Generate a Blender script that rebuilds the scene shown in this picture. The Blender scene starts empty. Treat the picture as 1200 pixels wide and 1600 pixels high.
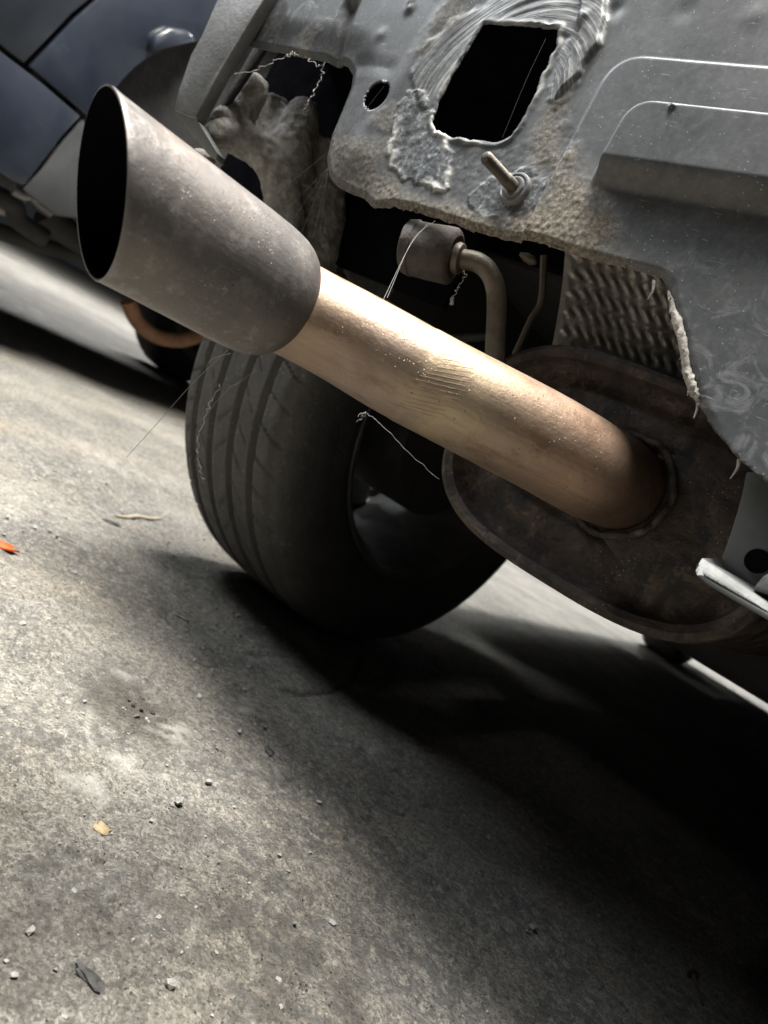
import bpy, bmesh, math, random
import numpy as np
from mathutils import Vector, Matrix
R = math.radians
scene = bpy.context.scene
COL = scene.collection

# ------------------------------------------------------------------ camera
PSI, TH, RO, FPX = R(34), R(5.8), R(29), 1155.0
CAM = np.array([0, 0, .30])
FW = np.array([-math.sin(PSI)*math.cos(TH), math.cos(PSI)*math.cos(TH), -math.sin(TH)])
R0 = np.array([math.cos(PSI), math.sin(PSI), 0]); U0 = np.cross(R0, FW)
CI = math.cos(RO)*R0 + math.sin(RO)*U0
CJ = -math.sin(RO)*R0 + math.cos(RO)*U0
cd = bpy.data.cameras.new('camera'); cam = bpy.data.objects.new('camera', cd); COL.objects.link(cam)
m = Matrix(((CI[0], CJ[0], -FW[0], CAM[0]), (CI[1], CJ[1], -FW[1], CAM[1]), (CI[2], CJ[2], -FW[2], CAM[2]), (0, 0, 0, 1)))
cam.matrix_world = m
cd.sensor_fit = 'VERTICAL'; cd.sensor_height = 36; cd.sensor_width = 27; cd.lens = 36*FPX/1600
cd.clip_start = .02; cd.clip_end = 200
cd.dof.use_dof = True; cd.dof.focus_distance = .46; cd.dof.aperture_fstop = 9.5
scene.camera = cam

# ------------------------------------------------------------------ light
w = bpy.data.worlds.new('World'); scene.world = w; w.use_nodes = True
bg = w.node_tree.nodes['Background']; bg.inputs[0].default_value = (.80, .90, 1, 1); bg.inputs[1].default_value = .016
def lamp(name, loc, target, sx, sy, watts, col):
    l = bpy.data.lights.new(name, 'AREA'); l.shape = 'RECTANGLE'; l.size = sx; l.size_y = sy; l.energy = watts; l.color = col
    o = bpy.data.objects.new(name, l); COL.objects.link(o); o.location = loc
    o.rotation_euler = (Vector(target)-Vector(loc)).to_track_quat('-Z', 'Y').to_euler()
lamp('ceiling_lamp', (-.60, .02, 2.6), (-.5, .4, .1), 1.2, .60, 238, (1, .965, .91))
lamp('ceiling_lamp', (-2.3, -.35, 2.1), (-.75, .5, .3), .7, .7, 42, (.90, .95, 1))
lamp('ceiling_lamp', (-1.32, 2.8, 2.7), (-1.32, 2.8, 0), .5, 2.2, 80, (1, 1, .97))
lamp('ceiling_lamp', (-5.9, 3.2, 2.6), (-5.9, 3.2, 0), 1.0, 3.0, 250, (1, 1, 1))
lamp('ceiling_lamp', (-1.2, 6.2, 2.8), (-1.2, 6.2, 0), 2.5, 1.0, 340, (1, 1, 1))
vs = scene.view_settings; vs.view_transform = 'Standard'; vs.look = 'None'; vs.exposure = .22; vs.gamma = 1; vs.use_curve_mapping = False

# ------------------------------------------------------------------ helpers
def ray(x, y): return FW + CI*(x-600)/FPX + CJ*(800-y)/FPX
def at(x, y, d): return CAM + ray(x, y)*d
def onY(x, y, Y): r = ray(x, y); return CAM + r*(Y/r[1])
def onX(x, y, X): r = ray(x, y); return CAM + r*(X/r[0])
def onZ(x, y, Z=0.): r = ray(x, y); return CAM + r*((Z-CAM[2])/r[2])

def tag(o, label=None, cat=None, group=None, kind=None):
    for k, v in (('label', label), ('category', cat), ('group', group), ('kind', kind)):
        if v: o[k] = v
    return o
def empty(name, loc=(0, 0, 0)):
    o = bpy.data.objects.new(name, None); COL.objects.link(o); o.location = loc; return o
def finish(o, smooth=True, ang=None):
    if smooth:
        me = o.data
        me.polygons.foreach_set('use_smooth', np.ones(len(me.polygons), bool))
        if ang: me.set_sharp_from_angle(angle=R(ang))
def obj(name, verts, faces, mat, parent=None, smooth=True, ang=40, label=None):
    me = bpy.data.meshes.new(name)
    me.from_pydata([tuple(map(float, v)) for v in verts], [], faces); me.update()
    o = bpy.data.objects.new(name, me); COL.objects.link(o)
    if mat: me.materials.append(mat)
    if parent: place(o, parent)
    finish(o, smooth, ang)
    if label: o['label'] = label
    return o
def place(o, parent):
    # everything is modelled in world coordinates: keep it there under its parent
    o.parent = parent
    mw = Matrix.Identity(4); p = parent
    while p:
        mw = Matrix.Translation(p.location) @ p.rotation_euler.to_matrix().to_4x4() @ mw if not p.parent or p.matrix_parent_inverse == Matrix.Identity(4) else mw
        p = p.parent
    root = parent
    while root.parent: root = root.parent
    # parts carry world coordinates; only the root empty is displaced
    if parent is root: o.location = [-c for c in root.location]
    else: o.location = (0, 0, 0)

def bmobj(name, bm, mat, parent=None, smooth=True, ang=40, bevel=0, label=None):
    if bevel:
        bmesh.ops.bevel(bm, geom=[e for e in bm.edges if e.is_manifold and e.calc_face_angle(0) > .5], offset=bevel, segments=2, affect='EDGES', profile=.5)
    bmesh.ops.recalc_face_normals(bm, faces=bm.faces)
    me = bpy.data.meshes.new(name); bm.to_mesh(me); bm.free()
    o = bpy.data.objects.new(name, me); COL.objects.link(o)
    me.materials.append(mat)
    if parent: place(o, parent)
    finish(o, smooth, ang)
    if label: o['label'] = label
    return o

def frames(P):
    P = np.asarray(P, float); n = len(P)
    T = np.gradient(P, axis=0); T /= np.linalg.norm(T, axis=1)[:, None]
    a = np.array([0, 0, 1.]) if abs(T[0][2]) < .9 else np.array([1., 0, 0])
    u = np.cross(T[0], a); u /= np.linalg.norm(u); U = [u]
    for i in range(1, n):
        u = U[-1]-T[i]*(U[-1] @ T[i]); u /= np.linalg.norm(u); U.append(u)
    U = np.array(U); V = np.cross(T, U)
    return P, T, U, V
def tube_vf(P, rad, n=12, cap=True, base=0):
    P, T, U, V = frames(P)
    rad = np.broadcast_to(np.asarray(rad, float), (len(P),))
    a = np.linspace(0, 2*np.pi, n, endpoint=False)
    vs_ = [P[i]+rad[i]*(math.cos(t)*U[i]+math.sin(t)*V[i]) for i in range(len(P)) for t in a]
    fs = [[base+i*n+j, base+i*n+(j+1) % n, base+(i+1)*n+(j+1) % n, base+(i+1)*n+j] for i in range(len(P)-1) for j in range(n)]
    if cap:
        fs.append([base+j for j in range(n)][::-1]); fs.append([base+(len(P)-1)*n+j for j in range(n)])
    return vs_, fs
def tube(name, P, rad, mat, parent=None, n=12, cap=True, label=None):
    v, f = tube_vf(P, rad, n, cap); return obj(name, v, f, mat, parent, label=label)
def spline(pts, n=40):
    pts = np.asarray(pts, float); k = len(pts)
    ext = np.vstack([2*pts[0]-pts[1], pts, 2*pts[-1]-pts[-2]]); out = []
    for s in np.linspace(0, k-1-1e-9, n):
        i = int(s); t = s-i; p0, p1, p2, p3 = ext[i:i+4]
        out.append(.5*((2*p1)+(-p0+p2)*t+(2*p0-5*p1+4*p2-p3)*t*t+(-p0+3*p1-3*p2+p3)*t**3))
    return np.array(out)
def prism(name, poly, off, mat, parent=None, bevel=0, label=None, smooth=True):
    # a plate: polygon of world points pushed along off
    bm = bmesh.new(); off = Vector([float(c) for c in off])
    vsA = [bm.verts.new(Vector([float(c) for c in p])) for p in poly]
    f = bm.faces.new(vsA)
    g = bmesh.ops.extrude_face_region(bm, geom=[f])
    bmesh.ops.translate(bm, vec=off, verts=[e for e in g['geom'] if isinstance(e, bmesh.types.BMVert)])
    return bmobj(name, bm, mat, parent, bevel=bevel, label=label, smooth=smooth)
def box(name, lo, hi, mat, parent=None, bevel=0, label=None):
    bm = bmesh.new(); bmesh.ops.create_cube(bm, size=1)
    for v in bm.verts: v.co = Vector([(lo[i]+hi[i])/2+v.co[i]*(hi[i]-lo[i]) for i in range(3)])
    return bmobj(name, bm, mat, parent, bevel=bevel, label=label)
def revolve_vf(c, ax, prof, n=48, closed=False, a0=0., a1=2*math.pi):
    # prof: (distance along ax, radius)
    ax = np.asarray(ax, float); ax = ax/np.linalg.norm(ax); c = np.asarray(c, float)
    h = np.array([0, 0, 1.]) if abs(ax[2]) < .9 else np.array([1., 0, 0])
    u = np.cross(ax, h); u /= np.linalg.norm(u); v = np.cross(u, ax)
    full = abs(a1-a0-2*math.pi) < 1e-6
    A = np.linspace(a0, a1, n, endpoint=not full); k = len(prof)
    vs_ = [c+ax*x+r*(math.cos(t)*u+math.sin(t)*v) for (x, r) in prof for t in A]
    fs = []
    for i in range(k if closed else k-1):
        for j in range(n if full else n-1):
            i2 = (i+1) % k; j2 = (j+1) % n
            fs.append([i*n+j, i*n+j2, i2*n+j2, i2*n+j])
    return vs_, fs
def revolve(name, c, ax, prof, mat, parent=None, n=48, closed=False, label=None, ang=40):
    v, f = revolve_vf(c, ax, prof, n, closed); return obj(name, v, f, mat, parent, label=label, ang=ang)

# numpy value noise
def _h(ix, iy, s):
    n = (ix.astype(np.int64)*374761393 + iy.astype(np.int64)*668265263 + s*2147483647) & 0xffffffff
    n = ((n ^ (n >> 13))*1274126177) & 0xffffffff
    return ((n ^ (n >> 16)) & 0xffff)/65535.
def vnoise(x, y, s=0):
    ix = np.floor(x); iy = np.floor(y); fx = x-ix; fy = y-iy
    fx = fx*fx*(3-2*fx); fy = fy*fy*(3-2*fy)
    a = _h(ix, iy, s); b = _h(ix+1, iy, s); c = _h(ix, iy+1, s); d = _h(ix+1, iy+1, s)
    return (a*(1-fx)+b*fx)*(1-fy)+(c*(1-fx)+d*fx)*fy
def fbm(x, y, s=0, o=4):
    t = 0; a = .5
    for i in range(o): t = t+a*vnoise(x*2**i, y*2**i, s+i*17); a *= .5
    return t/(1-.5**o)
def sstep(a, b, x):
    t = np.clip((x-a)/(b-a), 0, 1); return t*t*(3-2*t)
def sdpoly(px, py, poly):
    poly = np.asarray(poly, float); d = np.full(px.shape, 1e9); s = np.ones(px.shape)
    n = len(poly)
    for i in range(n):
        a = poly[i]; b = poly[i-1]; e = b-a
        wx = px-a[0]; wy = py-a[1]
        t = np.clip((wx*e[0]+wy*e[1])/(e @ e+1e-18), 0, 1)
        d = np.minimum(d, (wx-e[0]*t)**2+(wy-e[1]*t)**2)
        c1 = py >= a[1]; c2 = py < b[1]; c3 = e[0]*wy > e[1]*wx
        s = np.where((c1 & c2 & c3) | (~c1 & ~c2 & ~c3), -s, s)
    return s*np.sqrt(d)
def smooth_poly(pts, n=4):
    pts = [np.asarray(p, float) for p in pts]; return spline(pts, (len(pts)-1)*n+1)

# ------------------------------------------------------------------ materials
def mat(name):
    m_ = bpy.data.materials.new(name); m_.use_nodes = True; nt = m_.node_tree
    return m_, nt, nt.nodes['Principled BSDF']
class G:
    def __init__(s, nt): s.nt = nt; s.tc = nt.nodes.new('ShaderNodeTexCoord').outputs['Object']
    def link(s, a, b): s.nt.links.new(a, b)
    def mapping(s, scale, rot=(0, 0, 0), src=None):
        n = s.nt.nodes.new('ShaderNodeMapping'); n.inputs['Scale'].default_value = scale; n.inputs['Rotation'].default_value = rot
        s.link(src or s.tc, n.inputs[0]); return n.outputs[0]
    def noise(s, scale, detail=6, rough=.6, vec=None, dist=0):
        n = s.nt.nodes.new('ShaderNodeTexNoise'); n.inputs['Scale'].default_value = scale; n.inputs['Detail'].default_value = detail
        n.inputs['Roughness'].default_value = rough; n.inputs['Distortion'].default_value = dist
        s.link(vec or s.tc, n.inputs['Vector']); return n.outputs['Fac']
    def voro(s, scale, feature='F1', vec=None, rnd=1):
        n = s.nt.nodes.new('ShaderNodeTexVoronoi'); n.feature = feature; n.inputs['Scale'].default_value = scale; n.inputs['Randomness'].default_value = rnd
        s.link(vec or s.tc, n.inputs['Vector']); return n
    def ramp(s, fac, *stops):
        n = s.nt.nodes.new('ShaderNodeValToRGB'); cr = n.color_ramp
        while len(cr.elements) < len(stops): cr.elements.new(.5)
        for e, (p, c) in zip(cr.elements, stops):
            e.position = p; e.color = (c, c, c, 1) if not isinstance(c, tuple) else (*c, 1)
        s.link(fac, n.inputs[0]); return n.outputs[0]
    def mix(s, fac, a, b, mode='MIX'):
        n = s.nt.nodes.new('ShaderNodeMix'); n.data_type = 'RGBA'; n.blend_type = mode
        for i, v in ((0, fac), (6, a), (7, b)):
            if isinstance(v, (int, float)): n.inputs[i].default_value = v if i == 0 else (v, v, v, 1)
            elif isinstance(v, tuple): n.inputs[i].default_value = (*v, 1)
            else: s.link(v, n.inputs[i])
        return n.outputs[2]
    def math(s, op, a, b=0.):
        n = s.nt.nodes.new('ShaderNodeMath'); n.operation = op
        for i, v in enumerate((a, b)):
            if isinstance(v, (int, float)): n.inputs[i].default_value = v
            else: s.link(v, n.inputs[i])
        return n.outputs[0]
    def attr(s, name):
        n = s.nt.nodes.new('ShaderNodeAttribute'); n.attribute_name = name; return n.outputs['Fac']
    def bump(s, h, dist, strength=1., prev=None):
        n = s.nt.nodes.new('ShaderNodeBump'); n.inputs['Distance'].default_value = dist; n.inputs['Strength'].default_value = strength
        s.link(h, n.inputs['Height'])
        if prev: s.link(prev, n.inputs['Normal'])
        return n.outputs[0]
    def coords(s, o, ax, u):
        # along-axis vector space of a pipe: (along, around..) via dot products
        pass

def simple(name, c0, c1, rough=.6, metal=0., scale=30, bump=.0005, bscale=200, dust=None, dust_amt=.5):
    m_, nt, p = mat(name); g = G(nt)
    col = g.ramp(g.noise(scale, 8, .65), (.3, c0), (.72, c1))
    sp = g.ramp(g.noise(scale*9, 3, .6), (.66, 0.), (.74, 1.))
    if dust:
        up = nt.nodes.new('ShaderNodeNewGeometry'); sx = nt.nodes.new('ShaderNodeSeparateXYZ'); g.link(up.outputs['Normal'], sx.inputs[0])
        d = g.math('MULTIPLY', g.ramp(sx.outputs[2], (.45, .25), (.95, 1.)), g.ramp(g.noise(scale*2.3, 8, .7), (.35, 0.), (.7, dust_amt)))
        col = g.mix(d, col, dust)
        col = g.mix(g.math('MULTIPLY', sp, .5*dust_amt), col, dust)
    g.link(col, p.inputs['Base Color'])
    p.inputs['Metallic'].default_value = metal
    g.link(g.ramp(g.noise(scale*1.7, 6), (.3, max(rough-.1, .05)), (.7, min(1, rough+.12))), p.inputs['Roughness'])
    if bump: g.link(g.bump(g.noise(bscale, 6, .65), bump), p.inputs['Normal'])
    return m_

def concrete_mat():
    m_, nt, p = mat('concrete_floor'); g = G(nt)
    col = g.ramp(g.noise(2.6, 5, .55, dist=.3), (.32, (.175, .163, .140)), (.5, (.255, .240, .210)), (.68, (.325, .307, .27)))
    col = g.mix(g.ramp(g.noise(7, 5), (.46, 0.), (.68, .5)), col, (.285, .245, .18))
    # grit: every grain its own value
    vc = g.voro(520); rgb = nt.nodes.new('ShaderNodeSeparateColor'); g.link(vc.outputs['Color'], rgb.inputs[0])
    col = g.mix(1, col, g.ramp(rgb.outputs[0], (0., .58), (.5, 1.), (1., 1.42)), 'MULTIPLY')
    vd = g.voro(1100); rg2 = nt.nodes.new('ShaderNodeSeparateColor'); g.link(vd.outputs['Color'], rg2.inputs[0])
    col = g.mix(1, col, g.ramp(rg2.outputs[0], (0., .72), (1., 1.25)), 'MULTIPLY')
    col = g.mix(1, col, g.ramp(g.noise(130, 9, .78), (.36, .45), (.5, .98), (.64, 1.3)), 'MULTIPLY')
    # dark worn cells between paler cement veins
    cells = g.math('MULTIPLY', g.ramp(g.noise(88, 6, .66, dist=.5), (.46, 0.), (.53, 1.)), g.ramp(g.noise(6.5, 5, .6, dist=.5), (.42, 0.), (.56, 1.)))
    col = g.mix(g.math('MULTIPLY', cells, .58), col, (.088, .09, .09))
    vein = g.ramp(g.math('ABSOLUTE', g.math('SUBTRACT', g.noise(46, 6, .62, dist=.8), .5)), (.0, 1.), (.035, 0.))
    col = g.mix(g.math('MULTIPLY', vein, g.ramp(g.noise(10, 4), (.45, 0.), (.6, .4))), col, (.40, .375, .32))
    # pale powder specks and black crumbs
    sp = g.ramp(g.voro(300).outputs['Distance'], (.10, 1.), (.17, 0.))
    sp = g.math('MULTIPLY', sp, g.ramp(g.noise(15, 5, .7), (.47, 0.), (.58, .95)))
    col = g.mix(sp, col, (.60, .58, .53))
    dk = g.ramp(g.voro(210, vec=g.mapping((1, 1, 1), (.3, .2, 1.1))).outputs['Distance'], (.10, 1.), (.19, 0.))
    dk = g.math('MULTIPLY', dk, g.ramp(g.noise(17, 5, .7), (.46, 0.), (.58, .9)))
    col = g.mix(dk, col, (.035, .033, .030))
    # stains with their own shape: attributes laid out by the floor builder
    col = g.mix(g.attr('stain'), col, g.mix(rgb.outputs[1], (.03, .027, .022), (.11, .098, .08)))
    col = g.mix(g.attr('pale'), col, (.52, .50, .45))
    g.link(col, p.inputs['Base Color'])
    g.link(g.ramp(g.noise(25, 5), (.3, .60), (.7, .92)), p.inputs['Roughness'])
    h = g.math('SUBTRACT', g.math('ADD', g.noise(110, 9, .76), g.math('MULTIPLY', sp, .35)), g.math('MULTIPLY', dk, .5))
    h = g.math('SUBTRACT', h, g.math('MULTIPLY', cells, .12))
    b1 = g.bump(h, .0046)
    b2 = g.bump(rgb.outputs[0], .0005, 1, b1)
    g.link(b2, p.inputs['Normal']); return m_

def panel_mat():
    m_, nt, p = mat('dusty_body_panel'); g = G(nt)
    col = g.ramp(g.noise(16, 8, .65, dist=.5), (.3, (.045, .049, .053)), (.7, (.088, .094, .100)))
    p.inputs['Specular IOR Level'].default_value = .35
    col = g.mix(1, col, g.ramp(g.noise(240, 8, .75), (.34, .80), (.5, 1.), (.66, 1.28)), 'MULTIPLY')
    wear = g.ramp(g.noise(55, 8, .72, dist=1.2), (.52, 0.), (.66, .5))
    col = g.mix(g.math('MULTIPLY', wear, g.attr('scuff')), col, (.27, .285, .295))
    col = g.mix(g.math('MULTIPLY', g.ramp(g.noise(24, 5, .6), (.5, 0.), (.7, .6)), g.attr('scuff')), col, (.06, .066, .072))
    # thin pale scratches
    sc = g.ramp(g.noise(60, 3, .5, vec=g.mapping((1, 1, 12), (0, .9, 0))), (.70, 0.), (.73, .35))
    col = g.mix(sc, col, (.45, .45, .45))
    col = g.mix(g.math('MULTIPLY', g.ramp(g.noise(34, 8, .7, dist=.7), (.58, 0.), (.70, .55)), g.ramp(g.noise(5, 3), (.45, .2), (.6, 1.))), col, (.115, .098, .075))
    sd = g.attr('sealant')
    cx = nt.nodes.new('ShaderNodeCombineXYZ'); g.link(g.attr('srad'), cx.inputs[0]); g.link(g.attr('sang'), cx.inputs[1])
    brush = g.noise(1, 5, .65, vec=g.mapping((520, 14, 1), src=cx.outputs[0]))
    scol = g.ramp(brush, (.36, (.05, .053, .055)), (.52, (.12, .127, .13)), (.68, (.33, .34, .34)))
    col = g.mix(sd, col, scol)
    fl = g.attr('flake')
    col = g.mix(fl, col, g.ramp(g.noise(210, 6, .7), (.42, (.045, .05, .055)), (.55, (.105, .113, .12)), (.70, (.34, .35, .35))))
    col = g.mix(g.attr('crust'), col, (.40, .40, .385))
    d = g.attr('dirt'); gr = g.noise(330, 6, .75)
    dcol = g.ramp(gr, (.34, (.045, .039, .030)), (.5, (.145, .13, .105)), (.66, (.29, .268, .225)))
    col = g.mix(d, col, dcol)
    sp = g.ramp(g.voro(300).outputs['Distance'], (.06, 1.), (.11, 0.))
    col = g.mix(g.math('MULTIPLY', sp, g.ramp(g.noise(30, 4, .7), (.42, 0.), (.58, .9))), col, (.5, .49, .46))
    pk = g.ramp(g.voro(170, vec=g.mapping((1, 1, 1), (.4, .9, .1))).outputs['Distance'], (.05, 1.), (.09, 0.))
    col = g.mix(g.math('MULTIPLY', pk, .8), col, (.03, .028, .025))
    g.link(col, p.inputs['Base Color'])
    g.link(g.math('ADD', g.ramp(g.noise(40, 6), (.3, .38), (.7, .56)), g.math('MULTIPLY', d, .4)), p.inputs['Roughness'])
    hb = g.math('ADD', g.math('MULTIPLY', g.math('MULTIPLY', gr, d), .30), g.math('MULTIPLY', g.noise(240, 4, .6), .03))
    hb = g.math('ADD', hb, g.math('MULTIPLY', g.math('MULTIPLY', g.noise(260, 6, .7), fl), .20))
    hb = g.math('ADD', hb, g.math('MULTIPLY', g.math('MULTIPLY', brush, sd), .32))
    g.link(g.bump(hb, .0016), p.inputs['Normal']); return m_

def pipe_mat(name, tip, A, B):
    # heat-tinted steel; streaks run along the pipe axis A->B
    m_, nt, p = mat(name); g = G(nt)
    ax = Vector([float(c) for c in (B-A)]).normalized()
    q = ax.to_track_quat('X', 'Z').inverted().to_euler()
    lv = g.mapping((1, 1, 1), tuple(q))
    st = g.noise(1, 8, .75, vec=g.mapping((5, 420, 420), src=lv))
    big = g.noise(22, 5, .6, vec=lv, dist=.5)
    if tip:
        col = g.ramp(big, (.28, (.115, .107, .102)), (.5, (.17, .158, .15)), (.72, (.225, .197, .176)))
        col = g.mix(g.math('MULTIPLY', g.ramp(g.noise(75, 8, .7), (.52, 0.), (.66, .6)), .6), col, (.46, .44, .41))
        col = g.mix(g.ramp(g.noise(13, 6, .65), (.47, 0.), (.66, .6)), col, (.165, .115, .082))
        col = g.mix(g.ramp(st, (.60, .0), (.74, .45)), col, (.40, .38, .35))
        col = g.mix(g.ramp(g.noise(120, 8, .75), (.60, 0.), (.68, .6)), col, (.48, .46, .42))
    else:
        al = g.math('ADD', g.attr('along'), g.math('MULTIPLY', g.math('SUBTRACT', g.noise(30, 5, .6), .5), .16))
        band = g.ramp(al, (.05, (.15, .088, .055)), (.22, (.28, .182, .125)), (.36, (.36, .248, .178)), (.50, (.37, .28, .205)), (.58, (.45, .37, .245)), (.66, (.30, .235, .19)), (.80, (.34, .25, .185)), (.93, (.25, .188, .142)))
        col = g.mix(g.ramp(big, (.40, .0), (.7, .45)), band, (.42, .325, .245))
        col = g.mix(g.ramp(st, (.34, .4), (.50, 0.)), col, (.26, .165, .105))
        col = g.mix(g.ramp(st, (.58, .0), (.72, .35)), col, (.60, .50, .39))
        col = g.mix(g.ramp(g.noise(48, 8, .7, vec=g.mapping((.5, 1, 1), src=lv)), (.54, 0.), (.64, .6)), col, (.20, .125, .08))
        col = g.mix(g.attr('dark_tone'), col, (.10, .065, .045))
    sp = g.ramp(g.voro(430).outputs['Distance'], (.10, 1.), (.16, 0.))
    sp = g.math('MULTIPLY', sp, g.ramp(g.noise(52, 3), (.52, 0.), (.62, .85)))
    col = g.mix(sp, col, (.62, .60, .55))
    dk = g.ramp(g.voro(250, vec=g.mapping((1, 1, 1), (.5, 1, .2))).outputs['Distance'], (.07, 1.), (.12, 0.))
    dk = g.math('MULTIPLY', dk, g.ramp(g.noise(44, 3, vec=g.mapping((1, 1, 1), (1, 2, 3))), (.50, 0.), (.6, .9)))
    col = g.mix(dk, col, (.05, .035, .025))
    g.link(col, p.inputs['Base Color'])
    p.inputs['Metallic'].default_value = .58 if tip else .8
    g.link(g.ramp(g.noise(60, 6, .7, vec=lv), (.3, .40), (.7, .58)), p.inputs['Roughness'])
    h = g.math('ADD', g.math('MULTIPLY', st, .25), g.math('MULTIPLY', g.noise(300, 5, .7), .5))
    h = g.math('SUBTRACT', g.math('ADD', h, g.math('MULTIPLY', sp, .5)), g.math('MULTIPLY', dk, .4))
    g.link(g.bump(h, .0006), p.inputs['Normal']); return m_

def rust_mat():
    m_, nt, p = mat('rusty_muffler_steel'); g = G(nt)
    col = g.ramp(g.noise(40, 10, .75, dist=.8), (.36, (.009, .007, .007)), (.45, (.030, .022, .018)), (.55, (.056, .040, .031)), (.64, (.12, .092, .074)))
    col = g.mix(g.ramp(g.noise(75, 8, .72), (.52, 0.), (.58, .9)), col, (.012, .011, .012))
    sp = g.ramp(g.voro(330).outputs['Distance'], (.07, 1.), (.12, 0.)); sp = g.math('MULTIPLY', sp, g.ramp(g.noise(35, 3), (.52, 0.), (.62, .9)))
    col = g.mix(sp, col, (.5, .46, .42))
    g.link(col, p.inputs['Base Color']); p.inputs['Metallic'].default_value = .15
    g.link(g.ramp(g.noise(50, 5), (.3, .5), (.7, .8)), p.inputs['Roughness'])
    g.link(g.bump(g.noise(130, 8, .72), .0022), p.inputs['Normal']); return m_

def rubber_mat():
    m_, nt, p = mat('dusty_tyre_rubber'); g = G(nt)
    col = g.ramp(g.noise(22, 7, .65), (.3, (.020, .020, .020)), (.7, (.042, .041, .039)))
    d = g.math('MULTIPLY', g.attr('tread'), g.ramp(g.noise(18, 8, .7, dist=.6), (.34, .35), (.66, .85)))
    col = g.mix(d, col, (.085, .082, .076))
    col = g.mix(g.math('MULTIPLY', g.ramp(g.noise(190, 4, .7), (.60, 0.), (.68, .45)), g.attr('tread')), col, (.26, .25, .235))
    g.link(col, p.inputs['Base Color']); p.inputs['Roughness'].default_value = .72
    g.link(g.bump(g.noise(140, 6, .65), .0012), p.inputs['Normal']); return m_

def mud_mat():
    m_, nt, p = mat('dried_mud_coating'); g = G(nt)
    n = g.noise(95, 8, .72)
    col = g.ramp(n, (.30, (.11, .104, .094)), (.52, (.25, .24, .22)), (.75, (.44, .425, .395)))
    g.link(col, p.inputs['Base Color']); p.inputs['Roughness'].default_value = .95
    g.link(g.bump(g.noise(190, 8, .7), .0025), p.inputs['Normal']); return m_

def paint_mat(name, c, rough):
    m_, nt, p = mat(name); g = G(nt)
    col = g.mix(g.ramp(g.noise(7, 6, .6), (.4, 0.), (.75, .35)), c, tuple(min(1, x*1.7+.01) for x in c))
    sc = g.ramp(g.noise(18, 2, .5, vec=g.mapping((1, 1, 14), (.4, .3, .2))), (.72, 0.), (.76, .06))
    col = g.mix(sc, col, (.32, .33, .35))
    g.link(col, p.inputs['Base Color'])
    g.link(g.ramp(g.noise(11, 6), (.3, rough), (.7, rough+.16)), p.inputs['Roughness'])
    p.inputs['Coat Weight'].default_value = .8; p.inputs['Coat Roughness'].default_value = .14
    return m_

M_FLOOR = concrete_mat(); M_PANEL = panel_mat(); M_RUST = rust_mat(); M_RUBBER = rubber_mat(); M_MUD = mud_mat()
M_DARK = simple('underbody_black_coating', (.010, .010, .010), (.022, .021, .020), .85, 0, 14, .0015, 120, (.08, .075, .066), .35)
M_STEEL = simple('grey_painted_steel', (.075, .078, .08), (.125, .128, .128), .5, .1, 40, .0005, 250, (.32, .31, .29), .4)
M_PLASTIC = simple('grey_plastic', (.055, .06, .06), (.09, .096, .096), .42, 0, 22, .0003, 250, (.26, .26, .25), .2)
M_LIP = simple('lip_plastic', (.055, .06, .06), (.10, .106, .104), .5, 0, 30, .0003, 250, (.26, .26, .25), .3)  # slightly lighter copy of the bracket plastic, for its lip
M_ROD = simple('dull_brown_rod', (.06, .05, .038), (.125, .104, .08), .5, .35, 45, .0006, 220, (.36, .33, .28), .5)
M_HRUB = simple('cracked_hanger_rubber', (.026, .021, .018), (.060, .050, .042), .75, 0, 40, .0018, 110, (.25, .23, .2), .4)
M_SHIELD = simple('dirty_embossed_aluminium', (.12, .112, .102), (.34, .325, .30), .34, .55, 60, .0006, 200, (.36, .34, .3), .4)
M_BOLT = simple('oxidised_stud_steel', (.032, .026, .020), (.085, .07, .052), .5, .5, 140, .0004, 500, (.36, .33, .28), .4)
M_ALLOY = simple('grimy_alloy', (.03, .03, .03), (.085, .083, .08), .55, .3, 20, .0006, 120, (.2, .19, .17), .4)
M_BLUE = paint_mat('dusty_navy_paint', (.012, .016, .026), .26)
M_BLUE2 = paint_mat('dark_grey_bumper_plastic', (.011, .014, .019), .34)
M_GREYPL = simple('faded_grey_trim', (.024, .026, .027), (.040, .043, .043), .9, 0, 10, .0004, 60)
M_ORANGE = simple('orange_rust', (.20, .095, .05), (.38, .21, .12), .8, 0, 25, .001, 100)
M_STONE = simple('pale_concrete_crumb', (.20, .195, .18), (.46, .45, .42), .9, 0, 140, .0012, 300)
M_BLACK = simple('black_flake', (.018, .017, .016), (.10, .095, .088), .55, 0, 80, .001, 250)
M_LEAF = simple('dry_leaf_scrap', (.33, .24, .13), (.55, .43, .27), .85, 0, 120, .0008, 300)
M_RED = simple('orange_red_plastic', (.52, .055, .012), (.75, .14, .03), .4, 0, 60, .0003, 200)
M_STRAW = simple('dry_straw', (.34, .28, .19), (.55, .48, .36), .8, 0, 90, .0004, 300)
M_WEB = simple('dusty_cobweb_silk', (.17, .167, .16), (.28, .274, .262), .8, 0, 100, 0)
M_SHADE = simple('dark_tone', (.003, .003, .004), (.006, .006, .008), .9, 0, 40, .0006, 200)  # near-black: shade put into the colour of bore, hollows and inner sheets
M_SHADE.node_tree.nodes['Principled BSDF'].inputs['Specular IOR Level'].default_value = 0
M_SWAGE = simple('pipe_scratch', (.26, .18, .12), (.36, .26, .18), .6, .2, 90, 0)
M_BURR = simple('pale_torn_edge', (.20, .19, .17), (.42, .40, .37), .8, 0, 120, .0012, 300)
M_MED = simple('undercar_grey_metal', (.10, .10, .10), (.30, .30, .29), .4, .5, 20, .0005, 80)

random.seed(3); rng = np.random.default_rng(5)

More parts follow.
